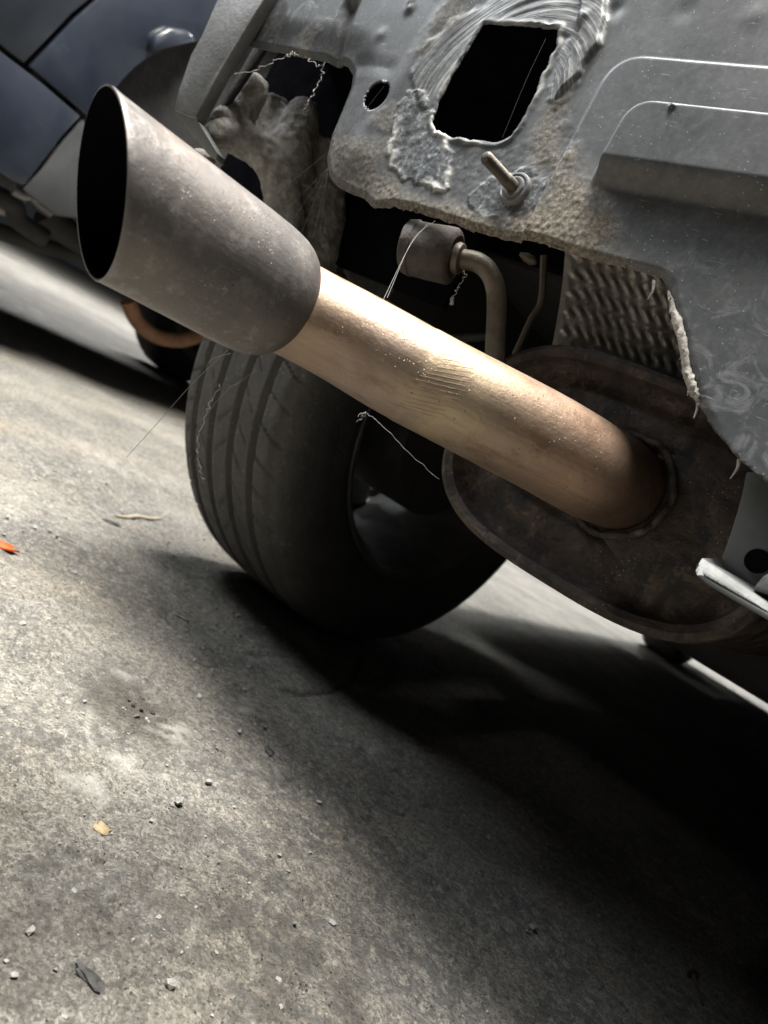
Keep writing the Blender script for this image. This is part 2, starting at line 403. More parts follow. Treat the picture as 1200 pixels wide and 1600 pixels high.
# ------------------------------------------------------------------ floor
def build_floor():
    def axis(lo, hi, f0, f1, fine, coarse):
        a = list(np.arange(f0, f1, fine)); s = fine; x = f0
        left = []
        while x > lo: s = min(s*1.25, coarse); x -= s; left.append(x)
        s = fine; x = a[-1]; right = []
        while x < hi: s = min(s*1.25, coarse); x += s; right.append(x)
        return np.array(left[::-1]+a+right)
    xs = axis(-22, 12, -1.15, .12, .0032, 1.5); ys = axis(-6, 30, .12, 1.15, .0032, 1.5)
    X, Y = np.meshgrid(xs, ys, indexing='ij'); nx, ny = X.shape
    near = sstep(-2.0, -1.15, X)*(1-sstep(.12, .5, X))*(1-sstep(1.2, 2.0, Y))*sstep(-.3, .12, Y)
    Z = (fbm(X*18, Y*18, 2, 4)-.5)*.0045 + (fbm(X*75, Y*75, 9, 3)-.5)*.0022
    pit = sstep(.66, .80, fbm(X*42, Y*42, 31, 3)); Z -= pit*.0032
    Z -= (sstep(.70, .8, vnoise(X*150, Y*150, 40)))*.0009
    # worn hollow with loose black crumbs, the cracked line, the pale drip
    c = onZ(205, 1105); d = np.hypot((X-c[0])/1.25, (Y-c[1]))
    hol = np.exp(-(d/.035)**2); wob = fbm(X*55, Y*55, 51, 4)
    Z -= hol*(.002+.006*(wob-.4))
    stain = np.clip(sstep(.062, .018, d+(wob-.5)*.07), 0, 1)*.9*sstep(.34, .56, wob+.14)
    stain = np.maximum(stain, .82*np.exp(-(d/.042)**2)*sstep(.40, .58, fbm(X*95, Y*95, 53, 4)))
    c2 = onZ(175, 1085); d2 = np.hypot((X-c2[0])/1.6, Y-c2[1]); stain = np.maximum(stain, .6*np.exp(-(d2/.05)**2)*sstep(.38, .6, fbm(X*40, Y*40, 57, 4)))
    def line_mask(pts, wd, wob_amp=.006):
        P = spline([onZ(*q)[:2] for q in pts], 30); dd = np.full(X.shape, 9.)
        xx = X+(fbm(X*60, Y*60, 71, 3)-.5)*wob_amp; yy = Y+(fbm(X*60, Y*60, 72, 3)-.5)*wob_amp
        for i in range(len(P)-1):
            a, b = P[i], P[i+1]; e = b-a; t = np.clip(((xx-a[0])*e[0]+(yy-a[1])*e[1])/(e @ e), 0, 1)
            dd = np.minimum(dd, np.hypot(xx-a[0]-e[0]*t, yy-a[1]-e[1]*t))
        return np.exp(-(dd/wd)**2)
    crack = line_mask([(435, 1080), (490, 1085), (540, 1070), (560, 1050), (562, 1025)], .0028, .01)
    for cpts in ([(455, 1195), (500, 1240), (520, 1300), (560, 1345)], [(20, 1010), (70, 1035), (120, 1030), (165, 1050)], [(350, 1365), (355, 1410), (340, 1440)], [(60, 1335), (130, 1330), (190, 1345), (240, 1340)]):
        crack = np.maximum(crack, .6*line_mask(cpts, .0014, .014)*sstep(.35, .55, fbm(X*30, Y*30, 301, 3)))
    Z -= crack*.0035; stain = np.maximum(stain, crack*.85)
    for (px, py, rr, am) in ((250, 770, .05, .35), (385, 975, .03, .4), (60, 1180, .03, .4), (430, 1380, .035, .45), (330, 1510, .04, .4), (500, 1560, .05, .6), (400, 1480, .04, .55), (250, 1380, .035, .5), (150, 1440, .04, .45), (580, 1480, .04, .5), (470, 1300, .03, .45), (70, 1540, .05, .45), (110, 960, .05, .3), (60, 700, .10, .35), (300, 1290, .03, .35)):
        q = onZ(px, py); dd = np.hypot(X-q[0], Y-q[1])
        stain = np.maximum(stain, am*sstep(rr*1.3, rr*.3, dd+(fbm(X*38, Y*38, 61+px, 4)-.5)*rr*2.2)*sstep(.40, .60, fbm(X*70, Y*70, 13+px, 4)))
    pale = line_mask([(140, 1110), (142, 1150), (140, 1185), (128, 1215), (105, 1240)], .0022, .010)*.55*sstep(.35, .6, fbm(X*90, Y*90, 88, 3))
    for (px, py, rr, am) in ((275, 1145, .018, .6), (130, 1225, .022, .6), (200, 1055, .015, .5), (215, 1195, .015, .5), (390, 1105, .02, .4), (90, 800, .09, .3), (180, 720, .09, .3)):
        q = onZ(px, py); dd = np.hypot(X-q[0], Y-q[1])
        pale = np.maximum(pale, am*sstep(rr*1.3, rr*.2, dd+(fbm(X*50, Y*50, 161+px, 4)-.5)*rr*2.4)*sstep(.42, .60, fbm(X*90, Y*90, 113+px, 4)))
    Z *= near; Z -= .0
    V = np.stack([X, Y, Z], -1).reshape(-1, 3)
    idx = np.arange(nx*ny).reshape(nx, ny)
    F = np.stack([idx[:-1, :-1], idx[1:, :-1], idx[1:, 1:], idx[:-1, 1:]], -1).reshape(-1, 4)
    me = bpy.data.meshes.new('floor'); mesh_np(me, V, F)
    for nm, a in (('stain', stain), ('pale', pale)):
        at_ = me.attributes.new(nm, 'FLOAT', 'POINT'); at_.data.foreach_set('value', a.reshape(-1).astype(np.float32))
    me.materials.append(M_FLOOR)
    o = bpy.data.objects.new('floor', me); COL.objects.link(o); finish(o); o['kind'] = 'structure'
    return xs, ys, Z
def mesh_np(me, V, F):
    me.vertices.add(len(V)); me.vertices.foreach_set('co', V.astype(np.float32).reshape(-1))
    k = F.shape[1]
    me.loops.add(F.size); me.loops.foreach_set('vertex_index', F.astype(np.int32).reshape(-1))
    me.polygons.add(len(F)); me.polygons.foreach_set('loop_start', np.arange(0, F.size, k, dtype=np.int32))
    me.update(calc_edges=True); me.validate()
FX, FY, FZ = build_floor()
def floor_z(x, y):
    i = min(max(np.searchsorted(FX, x), 1), len(FX)-1); j = min(max(np.searchsorted(FY, y), 1), len(FY)-1)
    return float(FZ[i-1:i+1, j-1:j+1].mean())

# ------------------------------------------------------------------ the car
car = empty('hatchback_car', (0, 2.2, 0))
tag(car, 'grey car with its rear bumper removed and a long tan tailpipe sticking out', 'car')

# --- rear panel: a pressed sheet in the plane Y = PY with holes, steps, sealant and dirt
PY = .40
def pp(x, y): p = onY(x, y, PY); return np.array([p[0], p[2]])
def build_panel():
    outer_px = [(380, 68), (440, 80), (490, 90), (525, 95), (541, 101), (549, 115), (546, 135), (533, 168), (516, 208), (508, 245), (511, 270), (522, 287), (545, 300), (568, 309), (582, 324), (612, 320), (640, 325), (700, 345), (735, 357), (760, 364), (850, 384), (900, 402), (960, 418), (1010, 430), (1036, 438), (1046, 450), (1052, 485), (1066, 525), (1073, 570), (1084, 605), (1096, 640), (1120, 680), (1152, 716), (1200, 757), (1235, 790)]
    outer = [pp(*q) for q in outer_px]
    outer += [np.array([.02, outer[-1][1]-.012]), np.array([.02, .70]), np.array([-.60, .70]), pp(425, -40), pp(405, 10)]
    hole = [pp(*q) for q in [(757, 38), (800, 42), (873, 46), (868, 75), (850, 112), (836, 150), (815, 190), (797, 213), (775, 222), (738, 217), (705, 213), (683, 205), (676, 192), (690, 152), (714, 110), (736, 72)]]
    cst = .001
    xs = np.arange(-.66, .0201, cst); zs = np.arange(.33, .7001, cst)
    X, Z = np.meshgrid(xs, zs, indexing='ij')
    jag = (fbm(X*140, Z*140, 5, 3)-.5)
    so = sdpoly(X, Z, outer)
    sh = sdpoly(X, Z, hole) + jag*.0035
    rc = pp(593, 155); rr = .5*np.linalg.norm(pp(593, 133)-pp(593, 177))*.92
    sr = np.hypot(X-rc[0], Z-rc[1])-rr
    dbot = -sdpoly(X, Z, outer)
    so = so + jag*.0022*sstep(-.50, -.44, X)
    sd = np.maximum(so, np.maximum(-sh, -sr))
    # --- relief, h > 0 towards the viewer (-Y)
    h = (fbm(X*9, Z*9, 3, 2)-.5)*.0010
    def hp(a, b):   # signed distance to line a->b
        a, b = pp(*a), pp(*b); e = (b-a)/np.linalg.norm(b-a); return (X-a[0])*(-e[1])+(Z-a[1])*e[0]
    def smax(a, b, k): t = np.clip(.5+.5*(a-b)/k, 0, 1); return b+(a-b)*t+k*t*(1-t)
    def inside(edges, k):
        r = None
        for (a, b, ref) in edges:
            d = hp(a, b); p0 = pp(*ref); a2, b2 = pp(*a), pp(*b); e = (b2-a2)/np.linalg.norm(b2-a2)
            sref = (p0[0]-a2[0])*(-e[1])+(p0[1]-a2[1])*e[0]
            d = -d*np.sign(sref)
            r = d if r is None else smax(r, d, k)
        return r
    e1 = inside([((868, 268), (950, 112), (1100, 200)), ((985, 88), (1200, 106), (1100, 200))], .022)
    h += .0050*sstep(.0006, -.0034, e1)
    e2 = inside([((934, 278), (986, 185), (1100, 240)), ((1005, 171), (1200, 194), (1100, 240))], .016)
    bot = inside([((930, 297), (1200, 345), (1100, 240))], .01)
    h += .0120*sstep(.0012, -.0052, e2)*sstep(.001, -.0145, bot)
    def caps(a, b, r0):
        a, b = pp(*a), pp(*b); e = b-a; t = np.clip(((X-a[0])*e[0]+(Z-a[1])*e[1])/(e @ e), 0, 1)
        return np.hypot(X-a[0]-e[0]*t, Z-a[1]-e[1]*t)-r0
    h -= .0055*sstep(.006, -.006, caps((551, 16), (518, 100), .006))
    h -= .0009*sstep(.010, -.004, caps((560, 102), (612, 112), .001))
    # flange turned back along the lower edge
    h -= .0028*sstep(.005, 0, dbot)*sstep(-.1, -.14, X)
    lob = sstep(-.40, -.44, X); h += .004*lob*sstep(.0, .03, dbot)
    # crease running down left of the rectangular hole
    h += .0016*sstep(.012, 0, np.abs(hp((655, 90), (520, 300))))*sstep(.0, .02, dbot)*.5
    # scattered dents and drips
    for (px, py, r_, a_) in ((960, 15, .006, -.0014), (915, 30, .004, .0016), (1070, 18, .007, -.0006), (1180, 22, .007, .0006), (1060, 195, .0014, .0022), (645, 20, .004, .0018), (648, 8, .003, .0016), (600, 60, .005, .001)):
        q = pp(px, py); h += a_*np.exp(-((X-q[0])**2+(Z-q[1])**2)/r_**2)
    # --- sealant swept in arcs round the rectangular hole
    cc = pp(790, 175); dx = X-cc[0]; dz = Z-cc[1]; rad = np.hypot(dx, dz*.92); ang = np.arctan2(dz, dx)
    # arc radius follows the hole
    wobr = rad+(fbm(X*16, Z*16, 81, 2)-.5)*.010
    streak = .45*vnoise(wobr*360, ang*1.1, 90)+.4*vnoise(wobr*620, ang*1.6, 91)+.15*fbm(X*300, Z*300, 92, 2)
    seal_poly = [pp(*q) for q in [(655, 165), (648, 120), (672, 75), (715, 35), (770, 5), (830, -25), (900, -30), (945, -10), (948, 35), (940, 70), (912, 108), (902, 132), (880, 160), (868, 172), (850, 160), (870, 110), (885, 60), (875, 42), (757, 36), (735, 70), (712, 112), (688, 150), (672, 178)]]
    ss = sdpoly(X, Z, seal_poly)+(fbm(X*90, Z*90, 95, 3)-.5)*.009
    seal = sstep(.003, -.003, ss)
    gate = sstep(.30, .55, fbm(X*60, Z*60, 97, 3)+.12)
    h += seal*(.0008+.0013*(streak-.45)*sstep(.0, -.010, ss))
    # second lap of sealant on the right side, with an overhanging edge
    lap = sdpoly(X, Z, [pp(*q) for q in [(905, -40), (950, -40), (948, 30), (938, 72), (908, 118), (885, 140), (868, 155), (885, 100), (905, 50)]])
    h += .0026*sstep(.0006, -.002, lap+(fbm(X*80, Z*80, 99, 3)-.5)*.004)
    # raw rim of the hole, torn and curled
    rim = np.exp(-((sh-.0022)/.0016)**2)*sstep(0, .0004, sh)
    low = sstep(pp(780, 120)[1]+.01, pp(780, 150)[1]-.01, Z)
    h += rim*(.0006+.003*np.clip(fbm(X*55, Z*55, 101, 3)-.42, 0, 1))
    # --- flaking patches
    flake = np.zeros_like(X); crust = np.zeros_like(X)
    for k, poly in enumerate(([(640, 150), (668, 150), (682, 205), (704, 225), (708, 240), (702, 272), (696, 300), (672, 294), (650, 285), (628, 280), (612, 262), (612, 225), (625, 180)],
                              [(732, 312), (748, 290), (770, 275), (800, 265), (835, 262), (852, 290), (838, 325), (812, 338), (782, 348), (758, 338)])):
        q = sdpoly(X, Z, [pp(*c) for c in poly])+(fbm(X*170, Z*170, 111+k, 4)-.5)*.011
        f_ = sstep(.0012, -.0012, q); flake = np.maximum(flake, f_)
        e_ = np.exp(-((q+.0012)/(.0010+.0030*fbm(X*45, Z*45, 119, 3)))**2)*sstep(.30, .52, fbm(X*60, Z*60, 118, 3))*sstep(pp(*poly[0])[1]+.004, pp(*poly[0])[1]-.02, Z)
        crust = np.maximum(crust, np.clip(e_*1.1*sstep(.25, .5, fbm(X*220, Z*220, 120, 3)), 0, 1))
        h += f_*.0007+e_*.0006+f_*(fbm(X*260, Z*260, 130, 3)-.5)*.0005
    mid = sdpoly(X, Z, [pp(*c) for c in [(650, 185), (705, 225), (860, 215), (868, 180), (895, 165), (905, 230), (880, 270), (850, 300), (720, 310), (640, 285)]])
    smear = sstep(.006, -.006, mid+(fbm(X*70, Z*70, 133, 3)-.5)*.015)
    h += smear*(fbm(X*170, Z*170, 135, 4)-.5)*.0008
    flake = np.maximum(flake, smear*.55*sstep(.42, .6, fbm(X*110, Z*110, 137, 3)))
    crust = np.maximum(crust, rim*.6*sstep(.42, .62, fbm(X*60, Z*60, 138, 3)))
    # --- dirt thrown up along the lower edge
    dz_ = sdpoly(X, Z, [pp(*c) for c in [(500, 225), (560, 205), (612, 225), (606, 262), (645, 292), (705, 308), (730, 330), (790, 352), (848, 318), (865, 280), (880, 238), (905, 230), (912, 290), (965, 350), (982, 428), (900, 420), (760, 385), (560, 340), (500, 300)]])
    dn = fbm(X*45, Z*45, 141, 4)
    dirt = sstep(.010, -.012, dz_+(dn-.5)*.03)*(.55+.45*sstep(-.44, -.36, X))
    dirt = np.maximum(dirt, .75*sstep(.012, -.004, sdpoly(X, Z, [pp(*c) for c in [(860, 165), (885, 150), (880, 190), (868, 250), (840, 262), (850, 215)]])+(dn-.5)*.02))
    dirt = np.maximum(dirt, .45*sstep(.53, .7, fbm(X*30, Z*30, 143, 4))*sstep(-.30, -.46, X))
    dirt *= 1-np.clip(flake*1.2+crust, 0, 1)*.9
    h += dirt*(.0004+.0009*np.clip(vnoise(X*420, Z*420, 151)-.45, 0, 1))
    seal = np.clip(seal*(.45+.55*gate), 0, 1)*(1-.6*dirt)
    scuff = sstep(-.23, -.12, X)*sstep(.50, .40, Z)+.25+.7*sstep(-.5, -.56, X)
    # --- keep cells inside, pull the border onto the outline
    gx, gz = np.gradient(sd, cst); gl = np.hypot(gx, gz)+1e-9
    band = np.abs(sd) < .75*cst
    Xs = np.where(band, X-sd*gx/gl, X); Zs = np.where(band, Z-sd*gz/gl, Z)
    ok = sd < .75*cst
    nx, nz = X.shape; idx = np.arange(nx*nz).reshape(nx, nz)
    F = np.stack([idx[:-1, :-1], idx[1:, :-1], idx[1:, 1:], idx[:-1, 1:]], -1)
    keep = ok[:-1, :-1] & ok[1:, :-1] & ok[1:, 1:] & ok[:-1, 1:]
    F = F[keep]
    used = np.zeros(nx*nz, bool); used[F.reshape(-1)] = True
    ren = np.cumsum(used)-1
    V = np.stack([Xs, PY-h, Zs], -1).reshape(-1, 3)[used]
    F = ren[F]
    me = bpy.data.meshes.new('rear_panel'); mesh_np(me, V-np.array(car.location), F)
    for nm, a in (('sealant', seal), ('streak', streak), ('flake', flake), ('crust', crust), ('dirt', dirt), ('scuff', scuff), ('srad', wobr), ('sang', np.where(ang < -math.pi/2, ang+2*math.pi, ang)/6.3)):
        t = me.attributes.new(nm, 'FLOAT', 'POINT'); t.data.foreach_set('value', np.clip(a, 0, 1).reshape(-1)[used].astype(np.float32))
    me.materials.append(M_PANEL)
    o = bpy.data.objects.new('rear_panel', me); COL.objects.link(o); o.parent = car; finish(o)
    s = o.modifiers.new('thickness', 'SOLIDIFY'); s.thickness = .0014; s.offset = 1
    # faces point to -Y or +Y? push the thickness away from the camera
    nrm = np.zeros(3*len(me.polygons), np.float32); me.polygons.foreach_get('normal', nrm)
    s.offset = -1 if nrm.reshape(-1, 3)[:, 1].mean() < 0 else 1
    o['label'] = 'dusty grey pressed rear panel with a torn square hole and flaking sealant'
    return o
panel = build_panel()
def sub(o):   # sub-parts of the panel: its origin sits on the car's origin, so undo the car's offset
    o.location = [-c for c in car.location] if o.parent.location.length < 1e-6 else (0, 0, 0); return o

# stud with its washer, square to the panel and drooping a little
b0 = onY(803, 293, PY-.003); b1 = at(757, 243, .455)
ax = (b1-b0); L = np.linalg.norm(ax); ax /= L
prof = []
nthr = 26
for i in range(nthr*2+1):
    x = L*.30+(L*.66)*i/(nthr*2); prof.append((x, .0040 if i % 2 else .0035))
prof = [(-.004, .0001), (-.004, .0043), (L*.28, .0043), (L*.30, .0037)]+prof+[(L*.985, .0030), (L, .0024), (L, .0001)]
sub(revolve('stud_bolt', b0, ax, prof, M_BOLT, panel, 20, ang=60, label='brown threaded stud standing out of the panel'))
sub(revolve('washer', b0, (0, -1, 0), [(-.002, .003), (.0016, .0042), (.0021, .0058), (.0018, .0068), (.0006, .0074), (.0004, .0082), (.0010, .0090), (.0008, .0100), (-.0004, .0108), (-.003, .0112)], M_STEEL, panel, 32))
# torn pale lip along the lower right edge and little hanging shreds
ep = spline([onY(x, y, PY-.0025) for x, y in [(1045, 455), (1051, 480), (1062, 512), (1070, 548), (1074, 580), (1083, 606), (1092, 632)]], 50)
rad_ = .0014+.0020*np.array([vnoise(np.array([i*.14]), np.array([.5]), 7)[0] for i in range(50)]); rad_ *= np.clip(np.minimum(np.arange(50), 49-np.arange(50))/6, .25, 1)
te_v, te_f = tube_vf(ep, rad_, 12)
te_v = [np.array(p_)+rng.normal(size=3)*.00035 for p_ in te_v]
sub(obj('torn_edge', te_v, te_f, M_BURR, panel, label='pale ragged lip along the torn panel edge'))
for pts in ([(1091, 628), (1089, 640), (1084, 653)], [(1079, 602), (1076, 612), (1074, 618)], [(1155, 718), (1152, 732), (1141, 748)], [(1022, 438), (1020, 455), (1012, 468)], [(1069, 545), (1066, 556), (1062, 562)]):
    P = spline([onY(x, y, PY-.002) for x, y in pts], 10)
    sub(tube('plastic_shred', P, np.linspace(.0011, .0003, 10), M_BURR, panel, 6))
# coarse rest of the pressed panel beyond the frame
sub(box('panel_extension', (.0205, PY, .345), (.78, PY+.0014, .70), M_STEEL, panel))

# --- quarter panel edge strip at the left
def yp(l, Y): return [onY(x, y, Y) for x, y in l]
strip = prism('quarter_panel_edge', yp([(352, -30), (430, -30), (412, 0), (385, 42), (345, 108), (305, 182), (293, 180), (272, 170), (279, 140), (298, 85), (315, 55)], .385), (0, .012, 0), M_STEEL, car, .0012, label='flat grey body edge strip bent at its lower end')
P0 = yp([(272, 171), (294, 181), (306, 184), (319, 222), (312, 229), (301, 221), (288, 203)], .388)
P0 = [p+np.array([0, .02*i_, 0]) for p, i_ in zip(P0, (0, 0, 0, .8, 1, .9, .6))]
prism('edge_strip_tail', P0, (0, .010, 0), M_PLASTIC, car, .001)
prism('inner_flange', yp([(352, 150), (420, 30), (440, 20), (425, 60), (330, 200), (312, 196)], .415), (0, .004, 0), M_DARK, car, .001)

# --- dried mud caked over a casting behind the bumper corner
def build_liner():
    bits = [([(408, 120), (396, 145), (378, 172), (352, 200)], [.700, .705, .71, .70], [.009, .014, .016, .017]),
            ([(312, 214), (335, 210), (360, 212), (390, 222), (418, 245), (438, 285), (445, 335), (440, 390), (425, 440)], [.69, .69, .70, .705, .71, .715, .72, .725, .73], [.007, .012, .016, .017, .017, .018, .020, .022, .022]),
            ([(478, 160), (468, 200), (455, 245), (452, 300)], [.735, .735, .73, .73], [.014, .021, .024, .025]),
            ([(420, 160), (432, 200), (440, 250)], [.75, .75, .745], [.018, .020, .022]),
            ([(505, 230), (500, 300), (490, 380), (470, 450)], [.76, .76, .76, .76], [.026, .028, .030, .030]),
            ([(322, 236), (318, 262), (330, 300), (345, 350)], [.72, .73, .74, .75], [.012, .013, .014, .014])]
    V = []; F = []
    for px, dep, rad in bits:
        n = 24; P = spline([at(x, y, d) for (x, y), d in zip(px, dep)], n)
        r = np.interp(np.linspace(0, 1, n), np.linspace(0, 1, len(rad)), rad)
        v, f = tube_vf(P, r, 14, True, len(V)); V.extend(v); F.extend(f)
    o = obj('mud_caked_casting', V, F, M_MUD, car, ang=None, label='lumpy casting caked in pale dried mud')
    rm = o.modifiers.new('merge', 'REMESH'); rm.mode = 'VOXEL'; rm.voxel_size = .0026; rm.use_smooth_shade = True
    sm = o.modifiers.new('soften', 'SMOOTH'); sm.iterations = 9; sm.factor = .6
    for nm, sz, st_ in (('lumps', .018, .006), ('grain', .0045, .0014)):
        tx = bpy.data.textures.new(nm, 'CLOUDS'); tx.noise_scale = sz; tx.noise_depth = 3
        dm = o.modifiers.new(nm, 'DISPLACE'); dm.texture = tx; dm.texture_coords = 'LOCAL'; dm.strength = st_; dm.mid_level = .5
build_liner()
box('dark_backing_plate', (-.815, .545, .42), (-.42, .551, .72), M_SHADE, car)  # added black sheet, keeps the notch behind the panel dark

# --- exhaust pipe and tip
NK = at(437, 470, .390); TB = at(156, 291, .315)
PA = at(640, 582, .409); PB = at(850, 692, .436)
M_PIPE = pipe_mat('heat_tinted_pipe', False, PB, PA); M_TIP = pipe_mat('sooty_steel_tip', True, NK, TB)
MUF = np.array([-.170, .476, .340])
cl = spline([MUF+np.array([.004, .02, 0]), MUF+np.array([0, -.012, 0]), at(925, 735, .449), PB, at(745, 637, .4205), PA, at(540, 525, .4005), NK, at(400, 447, .380)], 301)
def build_pipe():
    n = 128; P, T, U, V = frames(cl); k = len(P)
    proj = np.array([[600+FPX*((p-CAM) @ CI)/((p-CAM) @ FW), 0] for p in P])[:, 0]
    rad = np.where(proj > 652, .0302, .0286)
    s = np.array([.0256+.0019*sstep(480., 640., x)+.0004*sstep(640., 650., x)+.0019*sstep(640., 900., x) for x in proj])
    a = np.linspace(0, 2*np.pi, n, endpoint=False)
    verts = []; dark_tone = []
    # angle that faces the camera side of the pipe, where the expander marks are
    for i in range(k):
        face = -(P[i]-CAM); face /= np.linalg.norm(face); fa = math.atan2(face @ V[i], face @ U[i])
        for t in a:
            r = s[i]
            w_ = (t-fa+math.pi) % (2*math.pi)-math.pi
            verts.append(P[i]+r*(math.cos(t)*U[i]+math.sin(t)*V[i]))
            dark_tone.append(float(np.clip(sstep(880., 960., np.array(proj[i])), 0, 1))*.55)  # pipe colour grows darker towards the muffler end
    fs = [[i*n+j, i*n+(j+1) % n, (i+1)*n+(j+1) % n, (i+1)*n+j] for i in range(k-1) for j in range(n)]
    o = obj('exhaust_pipe', verts, fs, M_PIPE, car, ang=None, label='tan heat-tinted steel tailpipe')
    t = o.data.attributes.new('along', 'FLOAT', 'POINT'); t.data.foreach_set('value', np.repeat(np.linspace(0, 1, k), n).astype(np.float32))
    t = o.data.attributes.new('dark_tone', 'FLOAT', 'POINT'); t.data.foreach_set('value', np.array(dark_tone, np.float32))
    return o, P, T, U, V, proj, s
pipe, PP, PT, PU, PV, PPX, PS = build_pipe()
# expander marks: fine raised lines on the flank just right of the step
i0 = int(np.argmin(abs(PPX-668)));
face = CAM-PP[i0]; face /= np.linalg.norm(face); fa = math.atan2(face @ PV[i0], face @ PU[i0])
sgn = 1 if (math.cos(fa+.3)*PU[i0]+math.sin(fa+.3)*PV[i0])[2] > (math.cos(fa)*PU[i0]+math.sin(fa)*PV[i0])[2] else -1
for k in range(15):
    u = k/14.; a0 = fa+sgn*(.62-1.35*u)
    # each line leans: starts at the step edge and climbs a little
    xs_ = np.linspace(650-14*u+6*math.sin(u*9)+10*(.5-u), 708-8*u-14*abs(u-.45), 9)
    pts = []
    for j, x in enumerate(xs_):
        t = a0+sgn*.24*j/8; od = np.argsort(PPX); ip = lambda Q: np.array([np.interp(x, PPX[od], Q[od, c_]) for c_ in range(3)])
        pts.append(ip(PP)+(float(np.interp(x, PPX[od], PS[od]))+.00003)*(math.cos(t)*ip(PU)+math.sin(t)*ip(PV)))
    sub(tube('swage_mark', np.array(pts), np.array([.00005]+[.00011]*6+[.00008, .00003]), M_SWAGE, pipe, 5, cap=False))
# weld bead where the pipe enters the muffler
aw = np.linspace(0, 2*np.pi, 64)
wb = [MUF+np.array([.003+(.0335+.0006*math.sin(9*t))*math.cos(t), -.006+.001*math.sin(13*t), (.0335+.0006*math.sin(7*t))*math.sin(t)]) for t in aw]
sub(tube('weld_bead', wb, [.0026+.0003*math.sin(23*t)+.0003*math.sin(41*t) for t in aw], M_RUST, pipe, 10, cap=False))

def build_tip():
    ax_ = TB-NK; L_ = np.linalg.norm(ax_); ax_ /= L_
    u = np.cross(ax_, [0, 0, 1.]); u /= np.linalg.norm(u); v = np.cross(u, ax_)
    n = 128; a = np.linspace(0, 2*np.pi, n, endpoint=False)
    SU, SV, RT = -.05, .40, .0360
    verts = []
    def ring(f, r, full=1.):
        for t in a:
            cut = (SU*math.cos(t)+SV*math.sin(t))*RT
            x = f*(L_+cut*min(1, max(0, (f-.0)/1.))) if f > 0 else f*L_
            verts.append(NK+ax_*x+r*(math.cos(t)*u+math.sin(t)*v))
    rings = [(-.045, .0254), (-.032, .0270), (-.016, .0289), (.006, .0308), (.036, .0324), (.075, .0337), (.12, .0344), (.18, .0349), (.3, .0353), (.5, .0355), (.7, .0357), (.85, .0359), (.965, .0361), (.99, .0364), (1.0, .0362), (1.0, .0354), (.97, .0349), (.8, .0347), (.4, .034), (.0, .030), (.0, .012)]
    for f, r in rings: ring(f, r)
    k = len(rings)
    fs = [[i*n+j, i*n+(j+1) % n, (i+1)*n+(j+1) % n, (i+1)*n+j] for i in range(k-1) for j in range(n)]
    o = obj('exhaust_tip', verts, fs, M_TIP, pipe, ang=50, label='wide dull grey exhaust tip with an angled opening')
    sub(o)
    o.data.materials.append(M_SHADE)
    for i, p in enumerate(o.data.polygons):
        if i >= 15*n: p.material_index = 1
build_tip()

# --- muffler: flat oval can lying front to back
def build_muffler():
    n = 120; cx, cz = -.178, .3385; A_, B_ = .116, .0725; ex = 3.0
    def ring(y, s, dx=0., off=0.):
        out = []
        for t in np.linspace(0, 2*np.pi, n, endpoint=False):
            c, s_ = math.cos(t), math.sin(t)
            ux = abs(c)**(2/ex)*math.copysign(1, c); uz = abs(s_)**(2/ex)*math.copysign(1, s_)
            out.append((cx+dx+ux*(A_*s+off), y+.0008*math.sin(5*t+1), cz+uz*(B_*s+off)-.03*ux*A_*s*0))
        return out
    body = [(.86, .5, 0), (.86, .97, 0), (.85, 1., 0), (.495, 1., 0), (.489, 1, .001), (.486, 1., .0046), (.479, 1., .0062), (.470, 1., .0052), (.4665, 1., .0012), (.4685, 1., -.0035)]
    V = [p for (y, s, o_) in body for p in ring(y, s, 0, o_)]
    fs = [[i*n+j, i*n+(j+1) % n, (i+1)*n+(j+1) % n, (i+1)*n+j] for i in range(len(body)-1) for j in range(n)]; fs.append(list(range(n)))
    mo = obj('muffler', V, fs, M_RUST, car, ang=50, label='rusty brown flat oval muffler')
    cap = [(.4685, 1., -.0035), (.473, 1., -.0050), (.4785, 1., -.0066), (.4800, 1., -.010), (.4795, 1., -.016), (.4770, 1., -.022), (.4752, 1., -.027), (.4750, 1., -.034), (.4762, 1., -.037), (.4795, 1, -.0400), (.4800, 1, -.044), (.4790, 1, -.052), (.4790, .12, -.0)]
    V = [p for (y, s, o_) in cap for p in ring(y, s, .0, o_)]
    fs = [[i*n+j, i*n+(j+1) % n, (i+1)*n+(j+1) % n, (i+1)*n+j] for i in range(len(cap)-1) for j in range(n)]; fs.append([(len(cap)-1)*n+j for j in range(n)])
    sub(obj('end_cap', V, fs, M_RUST, mo, ang=60))
    # pressed boss right of the pipe
    bcx = (-.128, .335)
    V = []; rg = [(.483, .050), (.4795, .048), (.4765, .0455), (.4745, .042), (.4738, .036), (.4735, .0002)]
    for (y, r) in rg:
        for t in np.linspace(0, 2*np.pi, 64, endpoint=False): V.append((bcx[0]+r*math.cos(t), y, bcx[1]+r*math.sin(t)*.92))
    fs = [[i*64+j, i*64+(j+1) % 64, (i+1)*64+(j+1) % 64, (i+1)*64+j] for i in range(len(rg)-1) for j in range(64)]
    sub(obj('pressed_boss', V, fs, M_RUST, mo, ang=60))
build_muffler()

